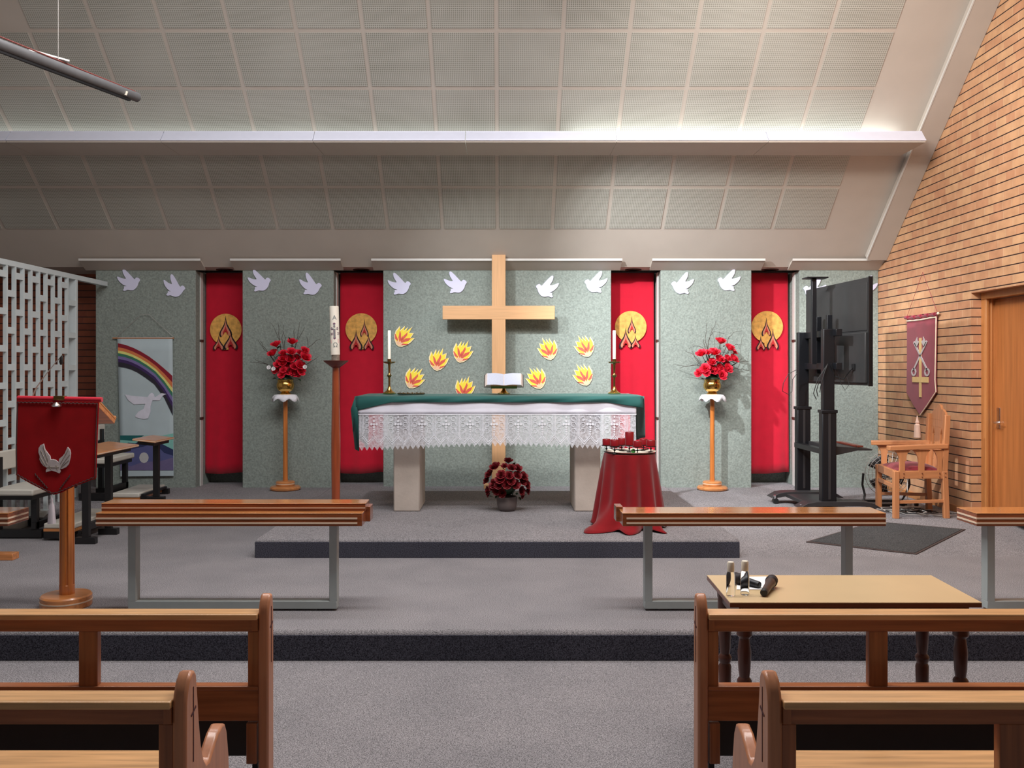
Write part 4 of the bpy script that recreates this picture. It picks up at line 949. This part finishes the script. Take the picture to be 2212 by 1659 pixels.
# ================================================================= WHITE SCREEN
XS = -4.75
t = thing('lattice_screen', 'white timber lattice screen at the left side of the sanctuary', 'screen', (XS, 8.9, 0))
part('top_beam', MB().box(XS - .06, XS, 6.0, YW - .02, 2.565, 2.62), 'screenpaint', t, bevel=.003)
part('post', MB().box(XS - .10, XS, 9.80, 9.845, .14, 2.565), 'screenpaint', t, bevel=.003)
part('sill', MB().box(XS - .10, XS + .02, 6.0, 9.84, .0, .10), 'screenpaint', t, bevel=.003)
lat = MB(); k = 0; y = 9.627
ys = [9.80]
while y > 6.2:
    lat.box(XS - .036, XS, y - .012, y + .012, .10, 2.565); ys.append(y); y -= .1483
for k in range(len(ys) - 1):
    ya, yb = ys[k + 1], ys[k]
    z = 2.30 - (0 if k % 2 == 0 else -.18)
    while z > .2:
        lat.box(XS - .034, XS - .002, ya, yb, z - .031, z + .031); z -= .357
part('lattice', lat, 'screenpaint', t, smooth=False)

# ================================================================= CHOIR FURNITURE
def bench(x0, x1, y0, y1, z0, label):
    t = thing('choir_bench', label, 'bench', ((x0 + x1)/2, (y0 + y1)/2, z0))
    part('seat_pad', MB().box(x0, x1, y0, y1, z0 + .41, z0 + .47), 'vinyl', t, bevel=.015)
    part('back_pad', MB().box(x0 - .04, x0, y0 + .02, y1 - .02, z0 + .62, z0 + .80), 'vinyl', t, bevel=.012)
    part('frame', MB().box(x0 + .02, x1 - .02, y0 + .03, y1 - .03, z0 + .37, z0 + .41), 'blackw', t)
    for yy in (y0 + .12, y1 - .16):
        part('leg', MB().box(x1 - .08, x1 - .03, yy, yy + .05, z0 + .08, z0 + .38), 'blackw', t)
        part('leg', MB().box(x0 - .02, x0 + .03, yy, yy + .05, z0 + .08, z0 + .75), 'blackw', t)
        part('foot', MB().box(x0 - .04, x1 + .02, yy - .01, yy + .06, z0 + .01, z0 + .08), 'blackw', t)
    part('stretcher', MB().box(x1 - .07, x1 - .03, y0 + .1, y1 - .1, z0 + .09, z0 + .15), 'blackw', t)
    return t
bench(-4.68, -4.28, 8.02, 8.93, 0, 'cream padded choir bench beside the white screen, left of the lectern')
bench(-4.55, -4.22, 9.42, 10.1, ZS, 'cream padded bench further back, seen just right of the red lectern cloth')
def kneeler(x0, x1, y0, y1, z0, h, label):
    t = thing('kneeler', label, 'kneeler', ((x0 + x1)/2, (y0 + y1)/2, z0))
    part('pad', MB().box(x0, x1, y0, y1, z0 + h - .05, z0 + h), 'vinyl', t, bevel=.012)
    part('wood_edge', MB().box(x0, x1, y0 + .002, y1, z0 + h - .075, z0 + h - .05), 'stand_disc', t)
    part('base', MB().box(x0, x0 + .26, y0 + .003, y0 + .05, z0 + .02, z0 + h - .075).box(x0, x0 + .26, y1 - .05, y1, z0 + .02, z0 + h - .075).box(x0 + .08, x0 + .16, y0 + .05, y1 - .05, z0 + .03, z0 + h - .08), 'blackw', t)
    part('foot', MB().box(x1 + .0, x1 + .07, y0 + .03, y0 + .09, z0, z0 + .06), 'blackw', t)
    part('foot', MB().box(x1 + .0, x1 + .07, y1 - .1, y1 - .04, z0, z0 + .06), 'blackw', t)
    part('side_bar', MB().box(x1 + .01, x1 + .04, y0 + .03, y1 - .05, z0 + .06, z0 + .085), 'blackw', t)
kneeler(-4.19, -3.90, 8.03, 8.90, 0, .16, 'cream padded kneeler on the floor right behind the lectern post')
kneeler(-4.19, -3.89, 9.42, 10.15, ZS, .10, 'cream padded kneeler before the rainbow banner')
def desk(x0, x1, y0, y1, z0, zt_, legx, legy, label, far):
    t = thing('prayer_desk', label, 'desk', (legx, legy, z0))
    T = Matrix.Translation(((x0 + x1)/2, (y0 + y1)/2, zt_)) @ Matrix.Rotation(R(6), 4, 'Y')
    w_, l_ = (x1 - x0)/2, (y1 - y0)/2
    part('desk_top', MB().box(-w_, w_, -l_, l_, -.022, 0, T), 'stand_disc', t, bevel=.003)
    part('pale_edge', MB().box(w_ - .004, w_ + .002, -l_, l_, -.015, -.006, T).box(-w_, w_, -l_ - .002, -l_ + .004, -.015, -.006, T), 'stripe', t)
    part('bearer', MB().box(-w_ * .7, w_ * .75, -l_ * .8, l_ * .8, -.06, -.024, T), 'blackw', t)
    for yy in ((legy, legy + far) if far else (legy,)):
        part('leg', MB().box(legx - .03, legx + .03, yy - .025, yy + .025, z0 + .06, zt_ - .04), 'blackw', t, bevel=.003)
        part('foot', MB().box(legx - .09, legx + .09, yy - .03, yy + .03, z0, z0 + .06), 'blackw', t, bevel=.003)
    if far: part('stretcher', MB().box(legx - .02, legx + .02, legy, legy + far, z0 + .12, z0 + .18), 'blackw', t)
desk(-3.86, -3.56, 7.75, 8.62, 0, .845, X(235, 8.35), 8.35, 'wooden prayer desk on black legs, emerging right of the red lectern cloth', -.45)
desk(-3.86, -3.62, 9.18, 9.70, ZS, .83, X(338, 9.45), 9.45, 'wooden prayer desk on one black post in front of the rainbow banner', 0)
solo('timber_offcut', MB().box(-4.70, X(27, 7.2), 7.2, 7.30, 0, .055), 'stand_disc', 'low piece of orange timber on the carpet at the far left', 'timber', bevel=.004)

# ================================================================= TELEVISION ON STAND
xA, yA, xB, yB = 3.25, 9.52, 3.222, 8.71
t = thing('television_stand', 'black twin column rolling stand carrying the television', 'television stand', (3.24, 9.1, ZS))
zb0 = ZS + .095
for (cx_, cy_) in ((xA, yA), (xB, yB)):
    part('lower_column', MB().box(cx_ - .072, cx_ + .072, cy_ - .05, cy_ + .05, zb0, 1.15), 'blackm', t, bevel=.01)
    part('column_collar', MB().box(cx_ - .080, cx_ + .080, cy_ - .058, cy_ + .058, 1.135, 1.165), 'blackm', t, bevel=.004)
    part('upper_column', MB().box(cx_ - .055, cx_ + .055, cy_ - .04, cy_ + .04, 1.16, 1.965), 'blackm', t, bevel=.006)
    part('column_groove', MB().box(cx_ - .012, cx_ + .012, cy_ - .053, cy_ - .049, zb0 + .05, 1.13), 'dgrey', t)
def foot(cy_, xa_, xb_):
    pts = []
    for i in range(11):
        s = i / 10; xx = xa_ + (xb_ - xa_) * s; pts.append((xx, zb0 + .03 - .06 * (abs(2 * s - 1) ** 6)))
    low = [(a, max(ZS + .06, b_ - .045 - .0 * a)) for a, b_ in pts[::-1]]
    return MB().prism(pts + low, cy_ - .09, cy_ + .09, 'xz')
part('foot_bar', foot(9.42, 2.86, 3.62), 'dgrey', t, bevel=.008)
part('foot_bar', foot(8.72, 2.92, 3.72), 'dgrey', t, bevel=.008)
part('base_plate', MB().box(3.02, 3.46, 8.72, 9.42, zb0 - .03, zb0 + .012), 'dgrey', t, bevel=.008)
for (cx_, cy_) in ((2.90, 9.34), (3.57, 9.42), (2.97, 8.72), (3.67, 8.72)):
    c_ = part('caster', MB().lathe([(.0001, -.03), (.028, -.03), (.030, -.02), (.030, .02), (.028, .03), (.0001, .03)], (0, 0, 0), 20, Matrix.Translation((cx_, cy_, ZS + .031)) @ Matrix.Rotation(R(90), 4, 'X')), 'cableb', t)
    part('fork', MB().tube([(cx_, cy_, ZS + .05), (cx_, cy_, ZS + .09)], .02, 10), 'chrome', c_)
sh = part('shelf', MB().prism([(3.28, .80), (3.66, .775), (3.70, .765), (3.69, .755), (3.55, .755), (3.30, .70), (3.28, .70)], 8.78, 9.42, 'xz'), 'dgrey', t, bevel=.003)
part('shelf_rest', MB().box(3.56, 3.62, 8.82, 9.38, .785, .800), 'bowlwood', t)
part('crossbar', MB().box(3.16, 3.23, yB, yA, .725, .775), 'blackm', t)
for zz in (1.93, 1.60): part('mount_rail', MB().box(3.26, 3.32, yB - .12, yA + .12, zz - .035, zz + .03), 'blackm', t, bevel=.003)
for yy in (8.98, 9.28): part('mount_bracket', MB().box(3.31, 3.36, yy - .025, yy + .025, 1.52, 2.12), 'blackm', t, bevel=.003)
part('camera_pole', MB().box(3.19, 3.235, 9.05, 9.10, 1.62, 2.50), 'blackm', t, bevel=.003)
part('camera_shelf', MB().box(3.12, 3.34, 9.0, 9.16, 2.50, 2.515), 'blackm', t, bevel=.003)
# television set: plane running away from the camera
tv = thing('television', 'large black flat television seen from behind on the rolling stand', 'television', (3.42, 9.05, 1.4))
a = Vector((3.486, 8.35, 0)); b_ = Vector((3.376, 9.78, 0)); dirv = (b_ - a).normalized(); nrm = Vector((dirv.y, -dirv.x, 0))
def tvbox(s0, s1, n0, n1, z0, z1):
    q = [a + dirv * s0 + nrm * n0, a + dirv * s1 + nrm * n0, a + dirv * s1 + nrm * n1, a + dirv * s0 + nrm * n1]
    return MB().hexa([p + Vector((0, 0, z0)) for p in q], [p + Vector((0, 0, z1)) for p in q])
W_ = (b_ - a).length
part('screen_shell', tvbox(0, W_, 0, .03, 1.41, 2.445), 'tvback', tv, bevel=.004)
part('screen_glass', tvbox(.01, W_ - .01, .03, .034, 1.42, 2.435), 'tvglass', tv)
part('rim', tvbox(.0, .012, -.006, .034, 1.405, 2.45), 'blackm', tv)
part('rear_housing', tvbox(.03, W_ - .03, -.028, 0, 1.435, 1.92), 'tvback', tv, bevel=.006)
part('rear_panel', tvbox(.04, W_ - .04, -.006, .0, 1.94, 2.40), 'tvback', tv, bevel=.002)
part('socket', tvbox(.22, .28, -.042, -.034, 1.56, 1.62), 'cableb', tv)
tcb = thing('television_cable', 'loops of black cable hanging around the television stand columns', 'cable', (3.2, 8.9, 1.4))
cb = MB()
cb.tube([a + dirv * .25 + nrm * -.045 + Vector((0, 0, 1.58)), Vector((3.36, 8.66, 1.47)), Vector((3.28, 8.68, 1.50)), Vector((3.23, 8.64, 1.62))], .006, 6)
part('power_lead', cb, 'cableb', tcb)
for q in (.04, .08, .11):
    part('cable_loop', MB().tube([Vector((3.20, 8.645, 1.62)), Vector((3.20 - q, 8.62, 1.58 - q)), Vector((3.16 - q, 8.62, 1.44 - q)), Vector((3.14 - q*.5, 8.64, 1.38 - q))], .004, 6), 'cableb', tcb)
part('cable_loop', MB().tube([Vector((3.28, 8.66, 1.60)), Vector((3.33, 8.64, 1.42)), Vector((3.36, 8.62, 1.36)), Vector((3.40, 8.62, 1.42)), Vector((3.38, 8.64, 1.52))], .003, 6), 'cableb', tcb)
part('cable_loop', MB().tube([P(1722, 798, 9.4), P(1703, 808, 9.4), P(1692, 828, 9.4), P(1690, 845, 9.4), P(1703, 852, 9.4), P(1711, 846, 9.4), P(1712, 820, 9.4), P(1722, 806, 9.4)], .0035, 6), 'cableb', tcb)

# ================================================================= ARMCHAIR
FN = Vector((3.765, 8.415, 0)); BN = Vector((4.235, 8.43, 0)); FF = Vector((3.86, 9.02, 0)); BF = Vector((4.28, 8.86, 0))
z0 = ZS
def CP(a_, b__, z): 
    p = FN.lerp(BN, a_).lerp(FF.lerp(BF, a_), b__); return Vector((p.x, p.y, z0 + z))
t = thing('armchair', 'gothic style oak armchair with crimson seat against the brick wall', 'armchair', (4.03, 8.68, z0))
def post_(a_, b__, z1, splay=0, w=.05):
    p = CP(a_, b__, 0); q = CP(a_, b__, z1); p = p + Vector((splay, 0, 0))
    return MB().bar(p, q, w, w, (0, 1, 0))
for a_, b__, z1, sp in ((0, 0, .45, -.0), (0, 1, .45, -.0), (1, 0, .45, .02), (1, 1, .45, .02)):
    part('leg', post_(a_, b__, z1, sp), 'oak', t, bevel=.004)
for b__ in (0, 1): part('back_post', MB().bar(CP(1, b__, .44), CP(1.06, b__, .985), .05, .045, (0, 1, 0)), 'oak', t, bevel=.004)
for b__ in (0, 1):
    part('seat_rail', MB().bar(CP(.02, b__, .418), CP(.98, b__, .418), .035, .075), 'oakx', t, bevel=.003)
    part('side_stretcher', MB().bar(CP(.02, b__, .155), CP(.98, b__, .165), .025, .03), 'oakx', t, bevel=.003)
part('front_rail', MB().bar(CP(0, .02, .418), CP(0, .98, .418), .035, .075), 'oakx', t, bevel=.003)
part('front_rail', MB().bar(CP(0, .02, .30), CP(0, .98, .30), .03, .04), 'oakx', t, bevel=.003)
part('back_rail', MB().bar(CP(1, .02, .418), CP(1, .98, .418), .035, .075), 'oakx', t, bevel=.003)
def cus(s, q):
    h = .06 * (max(0, math.sin(math.pi * s)) * max(0, math.sin(math.pi * q))) ** .45
    p = CP(.03 + .92 * s, .06 + .88 * q, .455 + h); return p
part('seat_cushion', MB().grid(cus, 16, 16).grid(lambda s, q: CP(.03 + .92 * s, .06 + .88 * q, .452), 2, 2), 'cush', t)
# arms
for b__ in (0, 1):
    e = -.16
    part('armrest', MB().bar(CP(e, b__, .672), CP(1.05, b__, .690), .075, .045), 'oakx', t, 'flat oak armrest', bevel=.006)
    sup = MB()
    stations = [(.12, .12), (.52, .13), (.90, .10)]
    for a_, w_ in stations:
        vs = []
        prof = [(.55, .38), (.46, .47), (.46, .54), (.62, .59), (1.0, .63), (1.45, .655)]
        L0 = (CP(1, b__, 0) - CP(0, b__, 0)).length
        left = [(a_ - w_ * k_ , z_) for k_, z_ in prof]; right = [(a_ + w_ * k_ , z_) for k_, z_ in reversed(prof)]
        loop = left + right; n_ = len(loop)
        off = Vector((0, -.008 if b__ == 0 else .008, 0))
        sup.add([CP(q[0], b__, q[1]) + off * 2.2 for q in loop] + [CP(q[0], b__, q[1]) - off * .4 for q in loop], [tuple(range(n_)), tuple(reversed(range(n_, 2*n_)))] + [(i, (i+1) % n_, n_ + (i+1) % n_, n_ + i) for i in range(n_)])
    part('arm_support', sup, 'oak', t, bevel=.002)
# back panel with pointed slots
def BPt(b__, z): return CP(1.0 + .06 * (z - .44) / .55, b__, z)
bk = MB()
def strip(ba, bb, za, zb_):
    q = [BPt(ba, za), BPt(bb, za), BPt(bb, zb_), BPt(ba, zb_)]; th = Vector((.022, 0, 0))
    bk.hexa([q[0], q[1], q[1] + th, q[0] + th], [q[3], q[2], q[2] + th, q[3] + th])
for ba, bb in ((.05, .20), (.34, .66), (.80, .95)): strip(ba, bb, .45, .86)
strip(.05, .95, .86, .93)
def gp(lo, hi, base):
    # spandrels closing the slot with a pointed top
    mid = (lo + hi) / 2
    for s_, e_ in ((lo, mid), (hi, mid)):
        q = [BPt(s_, base), BPt(s_, .862), BPt(e_, .862)]; th = Vector((.022, 0, 0))
        bk.add([*q, *[p + th for p in q]], [(0, 1, 2), (5, 4, 3), (0, 3, 4, 1), (1, 4, 5, 2), (2, 5, 3, 0)])
gp(.20, .34, .79); gp(.66, .80, .79)
crest = [(.03, .93), (.03, .985), (.10, .985), (.14, 1.01), (.28, 1.04), (.34, 1.035), (.42, 1.075), (.5, 1.085), (.58, 1.075), (.66, 1.035), (.72, 1.04), (.86, 1.01), (.90, .985), (.97, .985), (.97, .93)]
n_ = len(crest); th = Vector((.024, 0, 0)); q = [BPt(b__, z) for b__, z in crest]
bk.add([*q, *[p + th for p in q]], [tuple(range(n_)), tuple(reversed(range(n_, 2*n_)))] + [(i, (i+1) % n_, n_ + (i+1) % n_, n_ + i) for i in range(n_)])
part('backrest', bk, 'oak', t, bevel=.002)
bt = MB()
for a_ in (.14, .52, .88, 1.0):
    for z_ in (.40, .435):
        p = CP(a_, 0, z_) + Vector((0, -.027, 0)); bt.ball(p, .007, 8, 5)
part('wood_plug', bt, 'woodbutton', t)

# floor fan behind the chair
d = 9.35; x = X(1912, d); zc = Z(1022, d)
t = thing('floor_fan', 'round wire caged floor fan half hidden behind the oak armchair', 'fan', (x, d, ZS))
cg = MB(); R_ = .235
for rr_ in (1.0, .85, .7, .55, .4, .25): cg.tube([(x + R_ * rr_ * math.cos(a * .2094), d - .05 - .04 * (1 - rr_), zc + R_ * rr_ * math.sin(a * .2094)) for a in range(31)], .0028, 5)
for k in range(24):
    a = k * math.pi / 12; cg.tube([(x + R_ * .1 * math.cos(a), d - .10, zc + R_ * .1 * math.sin(a)), (x + R_ * .6 * math.cos(a), d - .085, zc + R_ * .6 * math.sin(a)), (x + R_ * math.cos(a), d - .05, zc + R_ * math.sin(a)), (x + R_ * math.cos(a), d + .03, zc + R_ * math.sin(a))], .0018, 4)
part('cage', cg, 'wire', t)
bl = MB()
for k in range(3):
    a0 = k * 2.094
    bl.grid(lambda s, q, a0=a0: (x + R_ * (.15 + .7 * q) * math.cos(a0 + (s - .5) * 1.3), d - .02 + .03 * (s - .5), zc + R_ * (.15 + .7 * q) * math.sin(a0 + (s - .5) * 1.3)), 6, 4)
part('blades', bl, 'dgrey', t, solid=.002)
part('hub', MB().lathe([(.0001, -.10), (.035, -.10), (.04, -.06), (.055, .02), (.05, .09), (.0001, .10)], (0, 0, 0), 24, Matrix.Translation((x, d, zc)) @ Matrix.Rotation(R(-90), 4, 'X')), 'dgrey', t)
part('stand_tube', MB().tube([(x - .24, d - .02, zc), (x - .25, d - .02, zc - .12), (x - .24, d - .06, ZS + .10), (x - .28, d - .12, ZS + .02), (x - .25, d - .2, ZS + .015), (x + .15, d - .2, ZS + .015)], .012, 8), 'dgrey', t)
part('stand_tube', MB().tube([(x + .24, d - .02, zc), (x + .25, d - .02, zc - .12), (x + .24, d + .04, ZS + .10), (x + .22, d + .10, ZS + .015), (x - .2, d + .10, ZS + .015)], .012, 8), 'dgrey', t)
# power strips and cables under the chair
t = thing('power_strip', 'white power strip on the carpet under the oak armchair', 'power strip', (4.1, 8.95, ZS))
part('strip', MB().box(3.97, 4.27, 8.95, 9.01, ZS, ZS + .03), 'cablew', t, bevel=.005)
for k in range(4): part('plug', MB().box(4.0 + .07 * k, 4.035 + .07 * k, 8.965, 8.995, ZS + .03, ZS + .06), 'cableb' if k % 2 else 'cablew', t, bevel=.003)
rnd = random.Random(9)
for k, (m_, lb) in enumerate((('cablew', 'tangled white cable on the carpet beneath the oak armchair'), ('cableb', 'tangled black cable on the carpet beneath the oak armchair'), ('wire', 'loop of grey cable curling out past the rear leg of the oak armchair'))):
    cb = MB()
    for j in range(3 if k < 2 else 1):
        pts = []; cx_, cy_ = 4.05 + rnd.uniform(-.1, .1) + (.12 if k == 2 else 0), 8.78 + rnd.uniform(-.08, .1) - (.12 if k == 2 else 0)
        for i in range(22):
            a = i * .62; q = .07 + .05 * math.sin(i * .9 + j) + (.06 if k == 2 else 0)
            pts.append((cx_ + q * 1.7 * math.cos(a), cy_ + q * math.sin(a), ZS + .006 + .006 * j + .012 * abs(math.sin(i * .8))))
        cb.tube(pts, .0045, 6)
    solo('loose_cable', cb, m_, lb, 'cable')
solo('white_cord', MB().tube([P(1960, 1035, 9.3), P(1960, 1060, 9.25), (P(1961, 1080, 9.1).x, 9.1, ZS + .01), (4.0, 9.0, ZS + .012)], .005, 6), 'cablew', 'straight white cord running down behind the chair to the power strip', 'cable')

# door mat lying on the rising carpet
def rz(y): return ZS * min(1, max(0, (y - 7.35) / 1.01))
def onramp(u, v):
    y = 7.6
    for _ in range(30): y = F * (CZ - rz(y) - .008) / (v - V0)
    return Vector((X(u, y), y, rz(y)))
q = [onramp(1741, 1170), onramp(1980, 1196.5), onramp(2086, 1143), onramp(1890, 1126)]
cn = sum(q, Vector()) / 4; up = Vector((0, 0, .008)); lo = Vector((0, 0, .002))
t = thing('floor_mat', 'dark grey doormat lying askew on the carpet before the armchair', 'mat', cn)
part('rim', MB().hexa([p + lo for p in q], [p + up for p in q]), 'matrim', t)
part('pile', MB().hexa([cn + (p - cn) * .95 + lo for p in q], [cn + (p - cn) * .95 + up * 1.4 for p in q]), 'matcarpet', t)

# ================================================================= FOREGROUND TABLE
ZT = .558
q = [P(1577, 1300, 3.80), P(2121, 1303, 3.80), P(2011, 1243.5, 4.305), P(1527, 1242, 4.305)]
q = [Vector((p.x, p.y, ZT)) for p in q]; cn = sum(q, Vector()) / 4
t = thing('low_table', 'laminate topped table with turned legs behind the right front pew', 'table', (cn.x, cn.y, ZN))
dn = Vector((0, 0, -.004)); dn2 = Vector((0, 0, -.022))
part('tabletop', MB().hexa([p + dn for p in q], q), 'tabletop', t)
part('edge_band', MB().hexa([p + dn2 for p in q], [cn + (p - cn) * 1.0005 + dn for p in q]), 'tableedge', t)
ap = [cn + (p - cn) * .90 for p in q]
for i in range(4): part('apron', MB().bar(ap[i] + Vector((0, 0, -.06)), ap[(i + 1) % 4] + Vector((0, 0, -.06)), .02, .075), 'tableleg', t)
hh = ZT - .022 - ZN
for (lu, lv, ld) in ((1566, 1400, 4.20), (1608, 1400, 3.88), (1992, 1400, 4.20), (2075, 1400, 3.88)):
    lx = X(lu, ld)
    part('leg', MB().lathe([(.020, 0), (.024, .03), (.020, .06), (.030, .12), (.028, .20), (.030, .33), (.024, .345), (.032, .365), (.032, .375), (.022, .39), (.026, .42), (.030, .50), (.022, .56), (.034, .575), (.034, hh), (.0001, hh)], (lx, ld, ZN), 20), 'tableleg', t)
def bottle(u, v, lb):
    d = F * (CZ - ZT) / (v - V0); x = X(u, d)
    t = thing('bottle', lb, 'bottle', (x, d, ZT), 'small clear bottles on the low table')
    part('body', MB().lathe([(.0001, .002), (.017, .001), (.0195, .005), (.0195, .088), (.018, .098), (.0145, .108), (.0145, .118), (.0001, .118)], (x, d, ZT), 28), 'clear', t)
    part('cap', MB().lathe([(.0150, .108), (.0155, .112), (.0155, .146), (.013, .151), (.0001, .151)], (x, d, ZT), 28), 'capw', t)
bottle(1578.5, 1287, 'small clear bottle with cream cap, left one on the low table')
bottle(1609, 1284.5, 'small clear bottle with cream cap, right one beside the microphones')
def tp(u, v, h=0): d = F * (CZ - ZT - h) / (v - V0); return Vector((X(u, d), d, ZT + h))
pp = [tp(1591, 1274, .001), tp(1675, 1274, .001), tp(1655, 1246, .001), tp(1592, 1247, .001)]
solo('paper_sheet', MB().hexa(pp, [p + Vector((0, 0, .002)) for p in pp]), 'paper', 'white sheet of paper under the microphones on the low table', 'paper')
def mic(a_, b__, lb, m_):
    t = thing('microphone', lb, 'microphone', a_, 'handheld microphones on the low table')
    dv = (b__ - a_); n_ = 10
    part('handle', MB().tube([a_.lerp(b__, k / n_) for k in range(n_ + 1)], [.015, .0165, .017, .017, .0175, .018, .0185, .019, .021, .023, .023], 20), m_, t)
    q = dv.to_track_quat('Z', 'Y').to_matrix().to_4x4()
    part('grille', MB().lathe([(.023, 0), (.0275, .006), (.0275, .012), (.0255, .02), (.026, .035), (.019, .048), (.0001, .053)], (0, 0, 0), 24, Matrix.Translation(b__) @ q), 'mesh', t)
    part('end_cap', MB().lathe([(.0001, -.004), (.013, -.004), (.0165, .0), (.0168, .022)], (0, 0, 0), 20, Matrix.Translation(a_) @ q), 'cableb', t)
a_ = tp(1650, 1281, .017); b__ = tp(1666, 1252, .040)
mic(a_, Vector((b__.x - .004, a_.y + .145, ZT + .030)), 'brown black handheld microphone lying nearest on the low table', 'micbody')
mic(tp(1640, 1264, .016), tp(1602, 1252, .026), 'black handheld microphone lying behind the clear bottle on the paper', 'blackm')

# ================================================================= PEWS
def pew(s, xe, y0, lng, label, seat):
    """s: side of the aisle, xe: aisle face, y0: plane of the back"""
    zf = ZN; t = thing('church_pew', label, 'pew', (s * (xe + lng / 2), y0 + .2, zf), 'wooden church pews')
    def bx(a0, a1, ya, yb, za, zb_): return MB().box(s * (xe + a0), s * (xe + a1), y0 + ya, y0 + yb, zf + za, zf + zb_)
    prof = [(0, 0), (0, .80), (.006, .83), (.025, .865), (.05, .882), (.072, .880), (.088, .862), (.096, .82), (.112, .72), (.130, .64), (.150, .59), (.175, .565), (.20, .562), (.235, .585), (.28, .612), (.325, .622), (.352, .612), (.372, .58), (.390, .50), (.40, .40), (.41, .25), (.42, 0)]
    if not seat: prof = [(0, 0), (0, .80), (.005, .83), (.018, .86), (.036, .880), (.052, .884), (.066, .874), (.074, .84), (.078, .78), (.080, 0)]
    for k, off in enumerate((0, lng - .04)):
        pr = [(y0 + a, zf + b_) for a, b_ in prof]; e0 = s * (xe + off); e1 = s * (xe + off + .04)
        e = part('pew_end', MB().prism(pr, min(e0, e1), max(e0, e1), 'yz'), 'pew_end', t, bevel=.009)
        if k == 0:
            o_ = -s * .0012; cm = .056 if seat else .040
            part('carved_cross', MB().box(e0 + o_, e0 + s * .004, y0 + cm, y0 + cm + .005, zf + .62, zf + .835).bar((e0, y0 + cm - .016, zf + .758), (e0, y0 + cm + .022, zf + .772), .003, .007), 'slot', e, 'dark red inlaid cross')
    a0, a1 = .04, lng - .04
    part('top_rail', bx(a0, a1, -.012, .082 if seat else .075, .795, .817), 'pew_top', t, 'lighter top rail', bevel=.004)  # top rail in a lighter wood tone than the boards
    part('upper_board', bx(a0, a1, .012, .045, .745, .797), 'pew_x', t, bevel=.003)
    part('ledge', bx(a0, a1, .005, .055, .522, .538), 'pew_x', t, bevel=.003)
    part('lower_board', bx(a0, a1, .010, .035, .405, .522), 'pew_x', t, bevel=.003)
    k = 0; aa = .04
    part('upright', bx(.04, .082, .012, .045, .53, .746), 'pew_z', t, bevel=.003)
    m_ = .615 + .04
    while m_ < lng - .2:
        part('upright', bx(m_, m_ + .072, .012, .045, .53, .746), 'pew_z', t, bevel=.003); m_ += .655
    part('bracket', bx(.04, .062, -.004, .014, .752, .796), 'pew_z', t)
    if seat:
        part('seat', bx(a0, a1, .045, .435, .470, .492), 'pew_top', t, 'light honey coloured seat board', bevel=.006)
        part('seat_apron', bx(a0, a1, .37, .39, .17, .47), 'pew_x', t)
    else:
        part('folded_kneeler', bx(a0 + .02, a1 - .02, .045, .085, .255, .400), 'blackw', t, 'dark folded kneeler board', bevel=.006)
        part('kneeler_bracket', bx(a0 + .005, a0 + .045, .0, .045, .245, .40), 'pew_z', t, bevel=.003)
        part('kneeler_hinge', bx(a0 + .01, a0 + .03, .03, .07, .10, .25), 'iron', t)
    return t
pew(-1, .888, 3.34, 2.7, 'wooden front row screen on the left, its openings framing the dark step', False)
pew(1, .743, 3.34, 3.0, 'wooden front row screen on the right, before the laminate table', False)
pew(-1, .886, 2.464, 2.7, 'nearest wooden pew on the left, at the bottom left corner', True)
pew(1, .746, 2.464, 3.0, 'nearest wooden pew on the right, at the bottom right corner', True)

# ================================================================= HANGING TUBE
a = P(-330, -30, 4.7); b_ = P(298, 211, 7.0); m0 = P(0, 100, 5.6)
dirv = (b_ - a).normalized()
t = thing('hanging_tube', 'dark grey tube fitting with red cord hanging under the ceiling, top left', 'fitting', b_)
part('tube', MB().tube([a, b_ - dirv * .01, b_], [.037, .037, .030], 20), 'tube', t)
part('channel', MB().bar(a + Vector((.0, 0, -.045)), b_ - dirv * .1 + Vector((0, 0, -.045)), .02, .014), 'blackm', t)
part('cord', MB().tube([a + Vector((0, 0, .062)), b_ - dirv * .03 + Vector((0, 0, .040))], .005, 6), 'redcord', t)
p = P(287, 205, 6.95)
part('end_sticker', MB().box(-.02, .04, -.016, .016, -.002, .004, Matrix.Translation(b_ - dirv * .16 + Vector((.0, -.036, -.006))) @ Matrix.Rotation(R(90), 4, 'X') @ Matrix.Rotation(R(-20), 4, 'Z')), 'capw', t)
pb = a.lerp(b_, .64) + Vector((0, 0, .05))
part('white_bracket', MB().bar(pb + Vector((-.16, -.1, .03)), pb + Vector((.03, .08, .015)), .06, .012), 'white', t)
part('hanger', MB().tube([pb, Vector((pb.x, pb.y, ceil_z(pb.y)))], .002, 5), 'wire', t)
